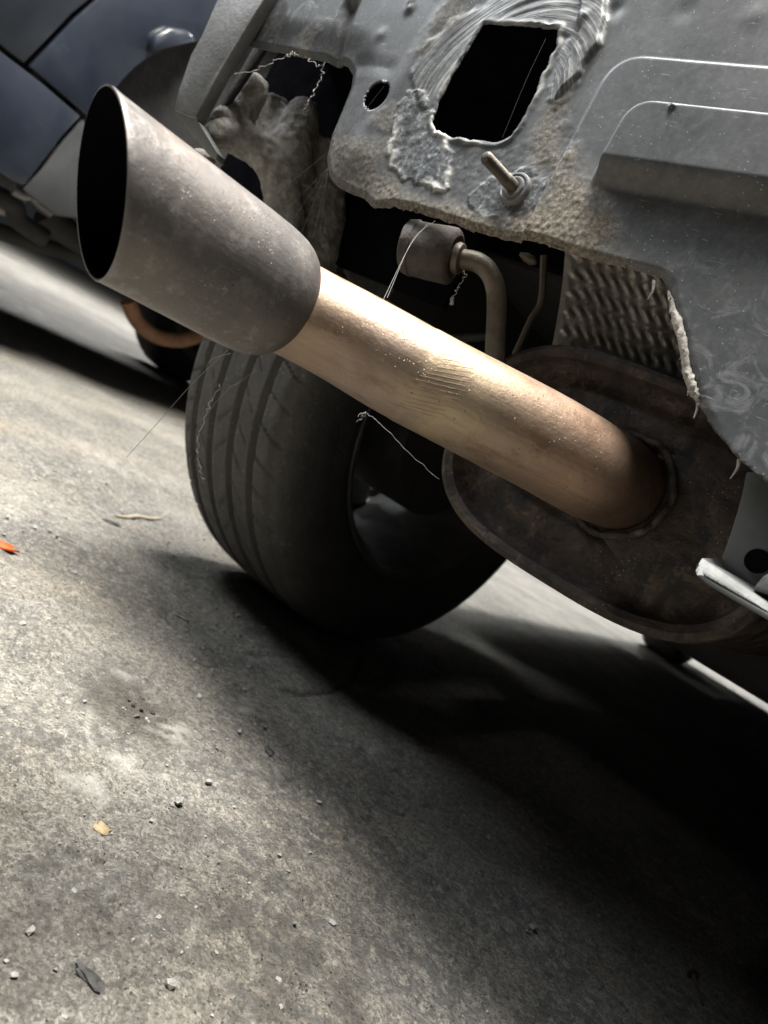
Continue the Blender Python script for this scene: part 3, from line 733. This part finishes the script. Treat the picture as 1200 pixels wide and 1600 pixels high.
# --- hanger: rubber mount and bent rod
hr = spline([at(706, 402, .530), at(724, 405, .527), at(748, 411, .524), at(766, 428, .523), at(775, 455, .523), at(776, 490, .522), at(774, 530, .520), at(773, 575, .515), at(773, 610, .51)], 60)
rod = tube('hanger_rod', hr, .0070, M_ROD, car, 20, label='dull brown bent steel hanger rod')
hd = at(724, 405, .527)-at(700, 400, .531); hd /= np.linalg.norm(hd)
sub(revolve('collar', at(717, 404, .528), hd, [(-.003, .004), (-.003, .0102), (-.001, .0112), (.002, .0105), (.003, .0085), (.003, .006)], M_ROD, rod, 28))
rubc = at(692, 398, .534)
prof = [(-.030, .001), (-.030, .0165), (-.0285, .0188), (-.022, .0200), (-.021, .0192), (-.012, .0196), (.000, .0200), (.0065, .0196), (.0090, .0178), (.0100, .015), (.0085, .0125), (.0095, .001)]
v_, f_ = revolve_vf(rubc, hd, prof, 40)
v_ = [np.array(p)+(.0016*(vnoise(np.array([p[0]*120]), np.array([p[2]*120+p[1]*90]), 3)[0]-.5))*(np.array(p)-rubc)/.02 for p in v_]
obj('hanger_rubber', v_, f_, M_HRUB, car, label='cracked brown rubber hanger mount')
tube('brake_line', spline([at(805, 555, .60), at(830, 500, .60), at(846, 470, .60), at(850, 400, .6)], 24), .0032, M_ROD, car, 8)
tube('support_strut', spline([at(700, 530, .72), at(745, 527, .70), at(775, 525, .69)], 8), .004, M_DARK, car, 8)
tube('grommet', [at(812, 396, .52), at(822, 402, .52), at(832, 408, .52), at(838, 412, .52)], [.001, .0034, .0034, .001], M_ROD, car, 12)

# --- embossed heat shield: dimpled sheet, its foot curling forward to the viewer
def build_shield():
    n1, n2 = 220, 150
    u, v = np.meshgrid(np.linspace(0, 1, n1), np.linspace(0, 1, n2), indexing='ij')
    bl = spline([at(836, 522, .535), at(870, 520, .525), at(905, 532, .517), at(960, 553, .505), at(1010, 570, .497), at(1075, 590, .488), at(1120, 602, .482)], n1)
    X = np.zeros((n1, n2, 3))
    # profile from the foot: towards +Y and up
    hh = .115
    yv = .030+.010*np.sin(np.pi*v)-.022*v; zv = hh*v
    X[..., 0] = bl[:, None, 0]-.045*v*(1-u); X[..., 1] = bl[:, None, 1]+yv; X[..., 2] = bl[:, None, 2]+zv
    su = np.linalg.norm(np.diff(bl, axis=0), axis=1); S = np.concatenate([[0], np.cumsum(su)])[:, None]+0*v
    Tt = np.cumsum(np.concatenate([np.zeros((1, n2))+0, np.zeros((n1-1, n2))]), axis=0)+v*.125
    a = S*math.pi/.0088; b = Tt*math.pi/.0150
    d = np.cos(2*a+1.2*np.sin(2*b))*(.65+.5*np.cos(2*b))*.7
    edge = sstep(0, .05, v)*sstep(0, .10, u)
    d = (d+.35*(fbm(S*300, Tt*300, 3, 3)-.5))*.0016*edge
    # normal approx (0,-.7,.5)
    X[..., 1] -= d
    cur = sstep(.06, 0, u); X[..., 1] += .004*cur*(1-v)
    idx = np.arange(n1*n2).reshape(n1, n2)
    F = np.stack([idx[:-1, :-1], idx[1:, :-1], idx[1:, 1:], idx[:-1, 1:]], -1).reshape(-1, 4)
    me = bpy.data.meshes.new('heat_shield'); mesh_np(me, X.reshape(-1, 3)-np.array(car.location), F); me.materials.append(M_SHIELD)
    o = bpy.data.objects.new('heat_shield', me); COL.objects.link(o); o.parent = car; finish(o)
    s = o.modifiers.new('thickness', 'SOLIDIFY'); s.thickness = .0008; s.offset = 0
    o['label'] = 'dimpled aluminium heat shield above the muffler'
    sub(tube('rolled_edge', bl+np.array([0, .030, 0])+rng.normal(size=bl.shape)*.0002, .0013, M_SHIELD, o, 7))
build_shield()

# --- lower bracket at the right
br = prism('bumper_bracket', yp([(1166, 738), (1160, 770), (1152, 800), (1140, 838), (1128, 872), (1134, 886), (1200, 930), (1300, 990), (1320, 860), (1290, 800), (1200, 735)], .418), (0, .0022, 0), M_PLASTIC, car, .0006, label='grey plastic bracket with a round hole and a pale bottom lip')
# bottom lip: a ledge that stands towards the viewer
lip = [onY(x, y, .418) for x, y in [(1120, 871), (1135, 887), (1200, 927), (1300, 988)]]
fr = [onY(x, y, .398) for x, y in [(1096, 874), (1088, 880), (1090, 890), (1110, 905), (1200, 957), (1300, 1012)]]
bm = bmesh.new(); ring = [bm.verts.new(Vector(map(float, p))) for p in lip+fr[::-1]]; f = bm.faces.new(ring)
g_ = bmesh.ops.extrude_face_region(bm, geom=[f]); bmesh.ops.translate(bm, vec=(.0005, 0, -.0035), verts=[e for e in g_['geom'] if isinstance(e, bmesh.types.BMVert)])
sub(bmobj('bracket_lip', bm, M_LIP, br, bevel=.0010))
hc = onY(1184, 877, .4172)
sub(revolve('hole_dark_disc', hc, (0, 1, 0), [(-.0006, .0064), (-.0006, .0058), (-.0004, .0001)], M_SHADE, br, 28))  # flat black disc painted for the dark of the hole
nb = [onY(x, y, .412) for x, y in [(1180, 926), (1186, 917), (1196, 905), (1206, 899), (1225, 915), (1225, 940)]]
sub(prism('bracket_rib', nb, (0, -.012, 0), M_PLASTIC, br, .0015))

# --- wheels
def build_wheel(c, n, rt, wd, rr, full, flip=1):
    n = np.asarray(n, float); n /= np.linalg.norm(n); c = np.asarray(c, float)
    wh = empty('wheel', [0, 0, 0]); place(wh, car)
    segs = 640 if full else 72
    half = wd/2
    # profile from the inner bead over the tread to the outer bead: (x, r, tread?)
    pts = [(half-.018, rr-.004), (half-.006, rr+.004), (half-.002, rr+.02), (half+.003, rr+.045), (half+.004, rr+.065), (half-.001, rt-.040), (half-.005, rt-.026), (half-.012, rt-.014)]
    tr = []
    nx = 64 if full else 14
    xs = np.linspace(half-.018, -(half-.018), nx)
    for x in xs:
        r = rt-.0055*(abs(x)/half)**2-.006*sstep(.72, .86, np.array(abs(x)/half))*1.0
        for gx in (-.055, -.020, .018, .052):
            if full: r -= .0080*float(np.clip(sstep(.0056, .0036, np.array(abs(x-gx*wd/.2))), 0, 1))
        tr.append((x, float(r)))
    prof = pts+tr+[(-x, r) for x, r in pts[::-1]]
    prof = np.array(prof)
    h = np.array([0, 0, 1.]); u = np.cross(n, h); u /= np.linalg.norm(u); v = np.cross(u, n)
    A = np.linspace(0, 2*np.pi, segs, endpoint=False)
    PX = prof[:, 0][:, None]+0*A; PR = prof[:, 1][:, None]+0*A; AA = A[None]+0*PX
    if full:
        t = sstep(half-.012, half-.022, abs(PX))*(PR > rt-.03)
        pitch = 2*np.pi/78
        # slanted sipes, one set per rib, with short cuts in the shoulder blocks
        for lo, hi, sl, ph, dep in ((.056, half-.004, 1.5, .0, .0045), (.022, .050, 3.5, .4, .0028), (-.016, .016, -3., .2, .0022), (-.051, -.024, 3.5, .7, .0028), (-half+.004, -.058, -1.5, .5, .0045)):
            s_ = ((AA+PX*sl+ph*pitch) % (pitch*1.5))/(pitch*1.5)
            g = sstep(.05, .02, np.abs(s_-.5))*sstep(lo-.001, lo+.003, PX)*sstep(hi+.001, hi-.003, PX)*sstep(lo, lo+(hi-lo)*.25, PX)
            PR = PR-dep*g*t
        PR = PR-.0007*t*fbm(AA*60, PX*300, 5, 3)
        tread = sstep(rt-.036, rt-.020, PR)
    else: tread = sstep(rt-.036, rt-.020, PR)*.4
    V = c+PX[..., None]*n+PR[..., None]*(np.cos(AA)[..., None]*u+np.sin(AA)[..., None]*v)
    # contact patch
    V[..., 2] = np.where(V[..., 2] < .001, .001+.05*np.minimum(V[..., 2], 0)*0, V[..., 2])
    k = len(prof); idx = np.arange(k*segs).reshape(k, segs)
    F = np.stack([idx[:-1], np.roll(idx[:-1], -1, 1), np.roll(idx[1:], -1, 1), idx[1:]], -1).reshape(-1, 4)
    me = bpy.data.meshes.new('tyre'); mesh_np(me, V.reshape(-1, 3)-np.array(car.location), F)
    t_ = me.attributes.new('tread', 'FLOAT', 'POINT'); t_.data.foreach_set('value', tread.reshape(-1).astype(np.float32))
    me.materials.append(M_RUBBER)
    o = bpy.data.objects.new('tyre', me); COL.objects.link(o); o.parent = wh; o.location = (0, 0, 0); finish(o)
    wh.location = (0, 0, 0)
    # rim barrel, open to the inside, spokes near the outer face
    x1 = half-.010
    vv, ff = revolve_vf(c, n, [(x1, rr+.006), (x1+.004, rr), (x1+.002, rr-.006), (x1-.012, rr-.010), (x1-.03, rr-.022), (-half+.05, rr-.030), (-half+.02, rr-.018), (-half+.008, rr-.006), (-half+.008, rr+.004), (-half+.03, rr+.0), (x1-.012, rr+.001)], 72, True)
    ro = obj('rim', vv, ff, M_ALLOY, wh, ang=50); ro.location = [-q for q in car.location]
    for s in range(5):
        t = 2*np.pi*s/5+.5; d = math.cos(t)*u+math.sin(t)*v; e = -math.sin(t)*u+math.cos(t)*v
        bm = bmesh.new()
        rows = [(.035, .030, -half+.055), (.09, .026, -half+.045), (rr-.02, .036, -half+.028)]
        vs2 = []
        for (r, wv, x) in rows:
            for (sg, xx) in ((-1, 0), (1, 0), (1, -.018), (-1, -.018)): vs2.append(bm.verts.new(Vector(map(float, c+n*(x+xx)+d*r+e*wv*sg))))
        for i in range(2):
            for j in range(4): bm.faces.new([vs2[i*4+j], vs2[i*4+(j+1) % 4], vs2[i*4+4+(j+1) % 4], vs2[i*4+4+j]])
        bm.faces.new(vs2[:4]); bm.faces.new(vs2[-4:])
        sp_ = bmobj('spoke', bm, M_MED, wh, bevel=.004); sp_.location = [-q for q in car.location]  # paler metal than the rim, lit look put into the colour
    dr = revolve('brake_drum', c, n, [(-half+.04, .001), (-half+.04, .085), (-half+.05, .112), (half-.03, .115), (half-.02, .108), (half-.018, .03), (half-.018, .001)], M_DARK, wh, 48); dr.location = [-q for q in car.location]
    return wh
toe, camb = -.06677, .0294
WC = np.array([-.655, .909, .3235]); WN = np.array([math.cos(toe)*math.cos(camb), math.sin(toe)*math.cos(camb), math.sin(camb)])
def fixwheel(wh, lab):
    wh['label'] = lab
build_wheel_first = build_wheel(WC, WN, .3254, .236, .209, True); fixwheel(build_wheel_first, 'left rear wheel with a worn dusty ribbed tyre')
w2 = build_wheel((-.70, 3.60, .315), (1, 0, 0), .315, .205, .20, False); fixwheel(w2, 'far front wheel in shadow under the car')
w3 = build_wheel((.70, .93, .315), (1, 0, 0), .315, .205, .20, False); fixwheel(w3, 'right rear wheel')
w4 = build_wheel((.70, 3.60, .315), (1, 0, 0), .315, .205, .20, False); fixwheel(w4, 'right front wheel')

# --- body and underbody
box('boot_floor', (-.72, .43, .615), (.78, .80, .635), M_SHADE, car)
box('floor_pan', (-.50, .62, .50), (.50, 1.30, .53), M_DARK, car)
box('cabin_floor', (-.78, 1.30, .30), (.78, 3.2, .34), M_DARK, car, .01)
box('wheelhouse_wall', (-.515, .56, .41), (-.495, 1.32, .72), M_DARK, car)
box('dark_hole_backing', (-.46, .600, .50), (.10, .608, .72), M_SHADE, car)  # added black sheet, keeps the square hole dark inside
tube('rear_axle_beam', [(-.52, .93, .30), (-.3, .96, .27), (.3, .96, .27), (.52, .93, .30)], .034, M_DARK, car, 16)
tube('trailing_arm', spline([(-.50, .93, .30), (-.47, 1.15, .32), (-.45, 1.4, .33)], 12), .03, M_DARK, car, 12)
tube('front_exhaust_pipe', spline([(-.17, .87, .34), (-.15, 1.0, .36), (-.05, 1.4, .27), (0, 2.0, .24), (0, 3.0, .24)], 30), .025, M_RUST, car, 14)
box('engine_undertray', (-.45, 3.25, .145), (.42, 3.9, .32), M_DARK, car, .03)
box('sill', (-.80, 1.30, .215), (-.70, 3.22, .31), M_DARK, car, .012)
def build_shell():
    # right and left flanks with wheel arches, and the skin over the top
    out = [(.576, .50), (.56, .70), (.60, 1.0), (.85, 1.42), (2.2, 1.48), (3.05, 1.0), (4.0, .86), (4.25, .62), (4.25, .28)]
    def arch(cy): return [(cy+.37*math.cos(t), .30+.39*math.sin(t)) for t in np.linspace(-.15, math.pi+.15, 15)]
    poly = out+arch(3.60)+[(3.1, .21), (1.4, .21)]+arch(.93)[:-2]
    for X in (-.82, .80): prism('flank', [(X, y, z) for y, z in poly], (.02, 0, 0), M_STEEL, car, smooth=False)
    sk = [(.402, .70), (.42, 1.0), (.85, 1.42), (2.2, 1.48), (3.05, 1.0), (4.0, .86), (4.25, .62), (4.25, .28)]
    V = [(x, y, z) for y, z in sk for x in (-.78, .78)]
    obj('upper_skin', V, [[2*i, 2*i+1, 2*i+3, 2*i+2] for i in range(len(sk)-1)], M_STEEL, car, smooth=False)
build_shell()

# ------------------------------------------------------------------ neighbouring car
ncar = empty('neighbouring_car', (-2.4, 2.2, 0))
tag(ncar, 'dark navy car parked alongside with visible bumper seams and wheel arch', 'car')
NX = -1.72
def np_(l, X=NX): return [onX(x, y, X) for x, y in l]
def nplate(name, l, mt, X=NX, th=-.012, bev=.004, label=None):
    return prism(name, np_(l, X), (th, 0, 0), mt, ncar, bev, label=label)
arch_px = [(340, 62), (300, 68), (262, 76), (235, 88), (212, 105), (192, 125), (176, 146), (160, 178), (150, 215)]
nplate('wing', [(152, -2), (118, 28), (82, 66), (46, 104), (70, 124), (100, 150), (136, 180), (150, 212), (160, 178), (176, 146), (192, 125), (212, 105), (235, 88), (262, 76), (300, 68), (360, 58), (470, 70), (560, -120), (300, -160)], M_BLUE, label='navy wing panel around the wheel arch')
nplate('upper_bumper', [(146, -6), (112, 22), (76, 60), (38, 99), (18, 84), (-4, 66), (-160, -60), (0, -240), (260, -160)], M_BLUE2, label='dark upper bumper skin')
nplate('lower_bumper', [(-4, 76), (16, 92), (40, 110), (66, 130), (96, 156), (126, 182), (96, 215), (60, 262), (38, 290), (22, 284), (2, 270), (-60, 240), (-190, 30), (-120, -20)], M_BLUE, label='navy lower bumper corner')
nplate('splash_trim', [(131, 186), (101, 219), (66, 266), (36, 296), (60, 316), (88, 338), (150, 345), (175, 260), (150, 214)], M_GREYPL, X=NX-.006, label='faded grey trim piece below the bumper seam')
# highlight on the wing above the arch, put into the shape as a raised block
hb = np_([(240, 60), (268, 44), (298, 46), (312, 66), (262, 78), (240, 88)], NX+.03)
prism('highlight_block', hb, (-.035, 0, 0), M_BLUE, ncar, .012)
box('inner_body', (-3.4, -.45, .46), (NX-.06, 4.0, 1.30), M_DARK, ncar, .03)
def flank2():
    y0 = float(np_([(470, 70)])[0][1])
    prism('far_flank', [(NX-.01, y, z) for y, z in ((1.55, .30), (3.2, .28), (3.9, .5), (3.9, .95), (2.6, 1.25), (1.45, 1.3), (1.4, .75))], (-.012, 0, 0), M_BLUE, ncar, .004)
flank2()
revolve('wheel_arch_lining', onX(300, 190, NX-.14), (1, 0, 0), [(0, .34), (.11, .36), (.11, .37), (-.02, .36)], M_SHADE, ncar, 48)
def neighbour_tyre(c):
    v, f = revolve_vf(c, (1, 0, 0), [(-.1, .19), (-.11, .25), (-.10, .30), (-.06, .318), (.06, .318), (.10, .30), (.11, .25), (.1, .19)], 56)
    v = [np.array([p[0], p[1], max(p[2], .001)]) for p in v]
    wh = obj('wheel', v, f, M_DARK, ncar)
    rv = revolve('rim', c, (1, 0, 0), [(.05, .001), (.05, .05), (.045, .115), (.085, .125), (.100, .145), (.105, .175), (.085, .195)], M_ALLOY, wh, 40)
    return wh
neighbour_tyre((NX-.16, 2.35, .318)); neighbour_tyre((NX-.16, 3.3, .318)); neighbour_tyre((NX-1.5, 2.42, .318))
# clutter under its bumper
tube('tow_eye', spline(np_([(-20, 318), (14, 326), (40, 300), (60, 318), (80, 330)], NX-.12), 30), .016, M_MED, ncar, 12)
tube('anti_roll_bar', spline(np_([(-30, 352), (30, 372), (70, 385), (120, 398), (170, 420), (250, 460)], NX-.2), 30), .020, M_DARK, ncar, 12)
tube('control_arm', spline(np_([(-30, 300), (0, 308), (22, 322), (30, 345), (70, 372)], NX-.1), 20), [.022]*20, M_DARK, ncar, 12)
tube('damper', spline(np_([(70, 330), (95, 355), (120, 372), (145, 384)], NX-.18), 12), .034, M_DARK, ncar, 14)
tube('bracket_rod', spline(np_([(20, 296), (40, 306), (56, 296)], NX-.08), 10), .012, M_MED, ncar, 10)
box('underfloor', (-3.3, -.40, .40), (NX-.10, 3.9, .46), M_DARK, ncar)
pr_ = spline(np_([(200, 470), (210, 494), (224, 512), (244, 525), (268, 531), (292, 530), (312, 522), (330, 505)], NX-.35), 40)
tube('exhaust_bend', pr_, .024, M_ORANGE, ncar, 20, label='rusty orange exhaust bend under the navy car')

# ------------------------------------------------------------------ loose things on the floor
def rock_vf(c, r, seed, flat=.7, sub_=1):
    bm = bmesh.new(); bmesh.ops.create_icosphere(bm, subdivisions=sub_, radius=1)
    rr_ = random.Random(seed)
    sc = [rr_.uniform(.7, 1.2)*(1.5 if flat < .5 else 1), rr_.uniform(.7, 1.2)*(.7 if flat < .5 else 1), flat*rr_.uniform(.7, 1.1)]; an = rr_.uniform(0, 6.28)
    V = []
    for v in bm.verts:
        k = 1+rr_.uniform(-.42, .30); x, y, z = v.co.x*sc[0]*k, v.co.y*sc[1]*k, v.co.z*sc[2]*k
        V.append([r*(x*math.cos(an)-y*math.sin(an)), r*(x*math.sin(an)+y*math.cos(an)), r*z])
    F = [[v.index for v in f.verts] for f in bm.faces]; bm.free()
    V = np.array(V); V[:, 2] -= V[:, 2].min()
    return V+np.array(c), F
def thing_rock(name, px, py, r, mt, label, cat, group=None, flat=.7, seed=None):
    p = onZ(px, py); z = floor_z(p[0], p[1])-.0006
    r *= .50 if name in ('pebble', 'crumb') else .85
    V, F = rock_vf((0, 0, 0), r, seed or int(px*7+py), flat, 2 if r > .004 else 1)
    o = obj(name, V, F, mt, None, smooth=True, ang=35); o.location = (p[0], p[1], z)
    return tag(o, label, cat, group)
thing_rock('stone', 278, 1256, .0052, M_STONE, 'pale rough concrete lump in the worn patch of floor', 'stone', flat=.8)
thing_rock('stone', 519, 1443, .0042, M_STONE, 'angular grey stone beside the dark floor blotches', 'stone', flat=.7)
thing_rock('flake', 138, 1530, .0075, M_BLACK, 'jagged black flake lying alone on the grey floor', 'debris', flat=.22)
thing_rock('flake', 421, 1173, .0068, M_BLACK, 'dark grey flake on bare concrete beside the shadow edge', 'debris', flat=.3)
thing_rock('flake', 175, 817, .010, M_BLACK, 'dark flat crumb beside the dry straw', 'debris', flat=.3)
for (x, y, r) in [(282, 884, .0045), (303, 886, .004), (280, 899, .0042), (304, 1031, .005), (306, 1045, .004), (131, 1098, .0045), (130, 1115, .004), (230, 1122, .004), (435, 1533, .0042), (246, 1436, .0036), (284, 1403, .0036), (306, 1418, .003), (337, 1490, .0035), (498, 1280, .0035), (207, 1470, .004), (101, 1590, .0036), (118, 1388, .0035), (34, 975, .0075), (118, 967, .005), (172, 910, .006), (47, 1455, .006), (100, 912, .006), (20, 917, .006), (128, 912, .005)]:
    if (x, y) in ((282, 884), (303, 886), (280, 899)): lb, gp = 'tiny pale pebble in the trio lying beside the tyre', 'trio of pebbles beside the tyre'
    elif (x, y) in ((304, 1031), (306, 1045)): lb, gp = 'pale pebble of a close pair on bare open concrete', 'pair of pebbles on bare concrete'
    elif (x, y) in ((131, 1098), (130, 1115), (230, 1122)): lb, gp = 'pale pebble at the rim of the dark stained hollow', 'pebbles round the dark stain'
    elif (x, y) in ((34, 975), (20, 917)): lb, gp = 'pale pebble on the floor below the orange-red shard', 'pebbles near the orange shard'
    else: lb, gp = 'tiny pale pebble lying singly on the open lit floor', 'pale pebbles on the concrete floor'
    thing_rock('pebble', x, y, r, M_STONE, lb, 'pebble', gp)
for (x, y, r) in [(210, 1100, .0045), (222, 1107, .0055), (232, 1098, .004), (215, 1118, .006), (204, 1090, .0035), (240, 1113, .0045), (226, 1088, .0035), (420, 1020, .005), (375, 995, .005), (385, 985, .004)]:
    far = x > 300
    thing_rock('crumb', x, y, r, M_BLACK, 'small black crumb at the edge of the tyre shadow' if far else 'small black crumb in the crumbled dark floor patch', 'debris', 'black crumbs by the tyre shadow' if far else 'black crumbs on worn concrete')
def grit():
    V = []; F = []; b = 0
    rr_ = random.Random(11)
    n = 0
    while n < 2600:
        x = rr_.uniform(-1.1, .10); y = rr_.uniform(.16, 1.15)
        if vnoise(np.array([x*7]), np.array([y*7]), 77)[0] < rr_.uniform(.25, .75): continue
        r = min(.0028, .00055*(1-rr_.random())**-.45)*1.1
        v, f = rock_vf((x, y, floor_z(x, y)-.0003), r, n, .8, 0 if False else 1)
        V.extend(v); F.extend([[i+b for i in q] for q in f]); b += len(v); n += 1
    o = obj('floor_grit', V, F, M_STONE, None, ang=35); tag(o, 'fine pale grit strewn over the concrete floor', 'grit', kind='stuff')
grit()
# red-orange shard at the left edge
p = onZ(14, 860); z = floor_z(p[0], p[1])
bm = bmesh.new(); sh_ = [(-.012, -.007), (-.002, -.010), (.010, -.003), (.008, .007), (.002, .003), (-.007, .007)]
vv = [bm.verts.new((a_, b_, .002+abs(a_+.002)*.35)) for a_, b_ in sh_]; f = bm.faces.new(vv)
g_ = bmesh.ops.extrude_face_region(bm, geom=[f]); bmesh.ops.translate(bm, vec=(0, 0, .0018), verts=[e for e in g_['geom'] if isinstance(e, bmesh.types.BMVert)])
bmesh.ops.triangulate(bm, faces=bm.faces)
lo = min(v.co.z for v in bm.verts)
for v in bm.verts: v.co.z -= lo
o = bmobj('plastic_shard', bm, M_RED, smooth=False); o.location = (p[0], p[1], z-.0004); tag(o, 'bright orange-red plastic shard on the floor', 'debris')
# leaf scrap
p = onZ(160, 1296); z = floor_z(p[0], p[1]); k_ = 18
V = [(0, 0, .0012)]; rr_ = random.Random(4)
for i in range(k_):
    t = 2*math.pi*i/k_; r = .0048*(1+.15*math.sin(3*t+1)+.1*math.sin(7*t)+rr_.uniform(-.25, .25)); V.append((r*math.cos(t)*1.15, r*math.sin(t), .0005+.0012*rr_.random()))
o = obj('leaf_scrap', V, [[0, 1+i, 1+(i+1) % k_] for i in range(k_)], M_LEAF, None, ang=30); o.location = (p[0], p[1], z)
s = o.modifiers.new('t', 'SOLIDIFY'); s.thickness = .0006; tag(o, 'tan ragged scrap of dry leaf on the floor', 'leaf')
# straw
def straw(name, a, b, r, mt, label, cat):
    A_, B_ = onZ(*a), onZ(*b); c = (A_+B_)/2; P = [A_+(B_-A_)*t+np.array([0, 0, .0]) for t in np.linspace(0, 1, 9)]
    P = [np.array([q[0]+.002*math.sin(i*1.3)*r/.002, q[1], max(floor_z(q[0], q[1]), floor_z(c[0], c[1]))+r*.9]) for i, q in enumerate(P)]
    zc = floor_z(c[0], c[1]); v, f = tube_vf(np.array(P), [r*.5]+[r]*7+[r*.4], 8)
    o = obj(name, [q-np.array([c[0], c[1], zc]) for q in v], f, mt); o.location = (c[0], c[1], zc); return tag(o, label, cat)
straw('straw', (180, 808), (252, 812), .0028, M_STRAW, 'dry straw stalk lying on the floor near the tyre', 'straw')
straw('twig', (271, 960), (295, 972), .0014, M_STRAW, 'thin broken twig on the open concrete', 'twig')
# nail lying in the shadow
nl = empty('nail', tuple(onZ(1083, 1530)[:2])+(0.,)); tag(nl, 'dark roofing nail lying in the black shadow on the floor', 'nail')
A_ = onZ(1078, 1530); B_ = onZ(1096, 1572); zf = floor_z(A_[0], A_[1])
d_ = B_-A_; d_ /= np.linalg.norm(d_)
hd_ = revolve('head', np.array([A_[0], A_[1], zf+.0052]), d_, [(0, .0001), (0, .0055), (.0012, .0055), (.0016, .0016)], M_ROD, nl, 24)
sk_ = tube('shank', [np.array([A_[0], A_[1], zf+.0052]), np.array([B_[0], B_[1], zf+.0018])], [.0016, .0011], M_ROD, nl, 10)

# ------------------------------------------------------------------ cobwebs
def web(label, lines, r=.00016):
    V = []; F = []
    for L_ in lines:
        P, rr2 = L_ if isinstance(L_, tuple) else (L_, r)
        P = np.asarray(P, float); n = max(6, len(P)*6); Q = spline(P, n)
        v, f = tube_vf(Q, rr2, 4, True, len(V)); V.extend(v); F.extend(f)
    o = obj('cobweb', V, F, M_WEB); return tag(o, label, 'cobweb')
def fuzzy(pts, dep, k, amp, seed):
    rs = np.random.default_rng(seed); P = spline([at(x, y, d) for (x, y), d in zip(pts, dep)], k); return P+rs.normal(size=P.shape)*amp
web('cobweb thread stretched from the exhaust tip down past the tyre', [[at(355, 548, .42), at(300, 600, .46), at(245, 662, .50), at(198, 714, .54)], [at(360, 552, .42), at(330, 562, .44), at(322, 578, .45)]], .00017)
web('fan of fine cobweb threads below the rounded panel lobe', [[at(513, 262, .52), at(x, y, .56)] for x, y in ((448, 328), (458, 342), (472, 362), (490, 372), (500, 360))]+[[at(600, 135, .48), at(520, 230, .50), at(395, 330, .55)]], .00010)
web('dusty cobweb strings drooping across the panel notch', [
    (fuzzy([(365, 115), (400, 110), (430, 95), (448, 88), (455, 84)], [.60, .60, .60, .60, .60], 26, .0008, 1), .0002),
    (fuzzy([(460, 84), (480, 92), (500, 104), (508, 96)], [.58, .58, .575, .57], 22, .0008, 2), .0002),
    (fuzzy([(506, 104), (500, 125), (490, 145), (482, 160), (474, 172)], [.57, .57, .57, .57, .57], 30, .0007, 3), .0004),
    (fuzzy([(448, 88), (455, 84), (462, 84)], [.60, .59, .58], 10, .0008, 4), .0005)])
web('cobweb thread strung across the square hole', [[at(853, 60, .47), at(820, 130, .48), at(785, 215, .50)]], .00013)
web('cobweb threads running from the panel edge to the tan tailpipe', [[at(668, 350, .50), at(640, 385, .48), at(597, 472, .42)], [at(680, 345, .50), at(645, 375, .49), at(605, 465, .43)]], .00012)
web('dangling cobweb clump hanging off the bent hanger rod', [(fuzzy([(722, 422), (727, 432), (718, 445), (713, 456), (707, 470)], [.515]*5, 26, .0006, 6), .0003), (fuzzy([(708, 464), (706, 472), (706, 476)], [.515]*3, 6, .0003, 7), .0014)])
web('curled cobweb thread between the tailpipe underside and the muffler', [(fuzzy([(558, 660), (566, 648), (575, 647), (600, 668), (640, 708), (685, 748)], [.50, .50, .50, .49, .48, .475], 40, .0003, 8), .00013), (fuzzy([(563, 655), (570, 650), (572, 645), (560, 650)], [.50]*4, 18, .0005, 9), .00025)])
web('wispy cobweb clinging to the ribbed tyre tread', [(fuzzy([(345, 600), (325, 640), (312, 680), (310, 720), (318, 755)], [.69, .69, .69, .69, .69], 40, .0010, 10), .0003), (fuzzy([(400, 580), (355, 610), (325, 645)], [.62, .65, .68], 20, .0004, 11), .0002)])
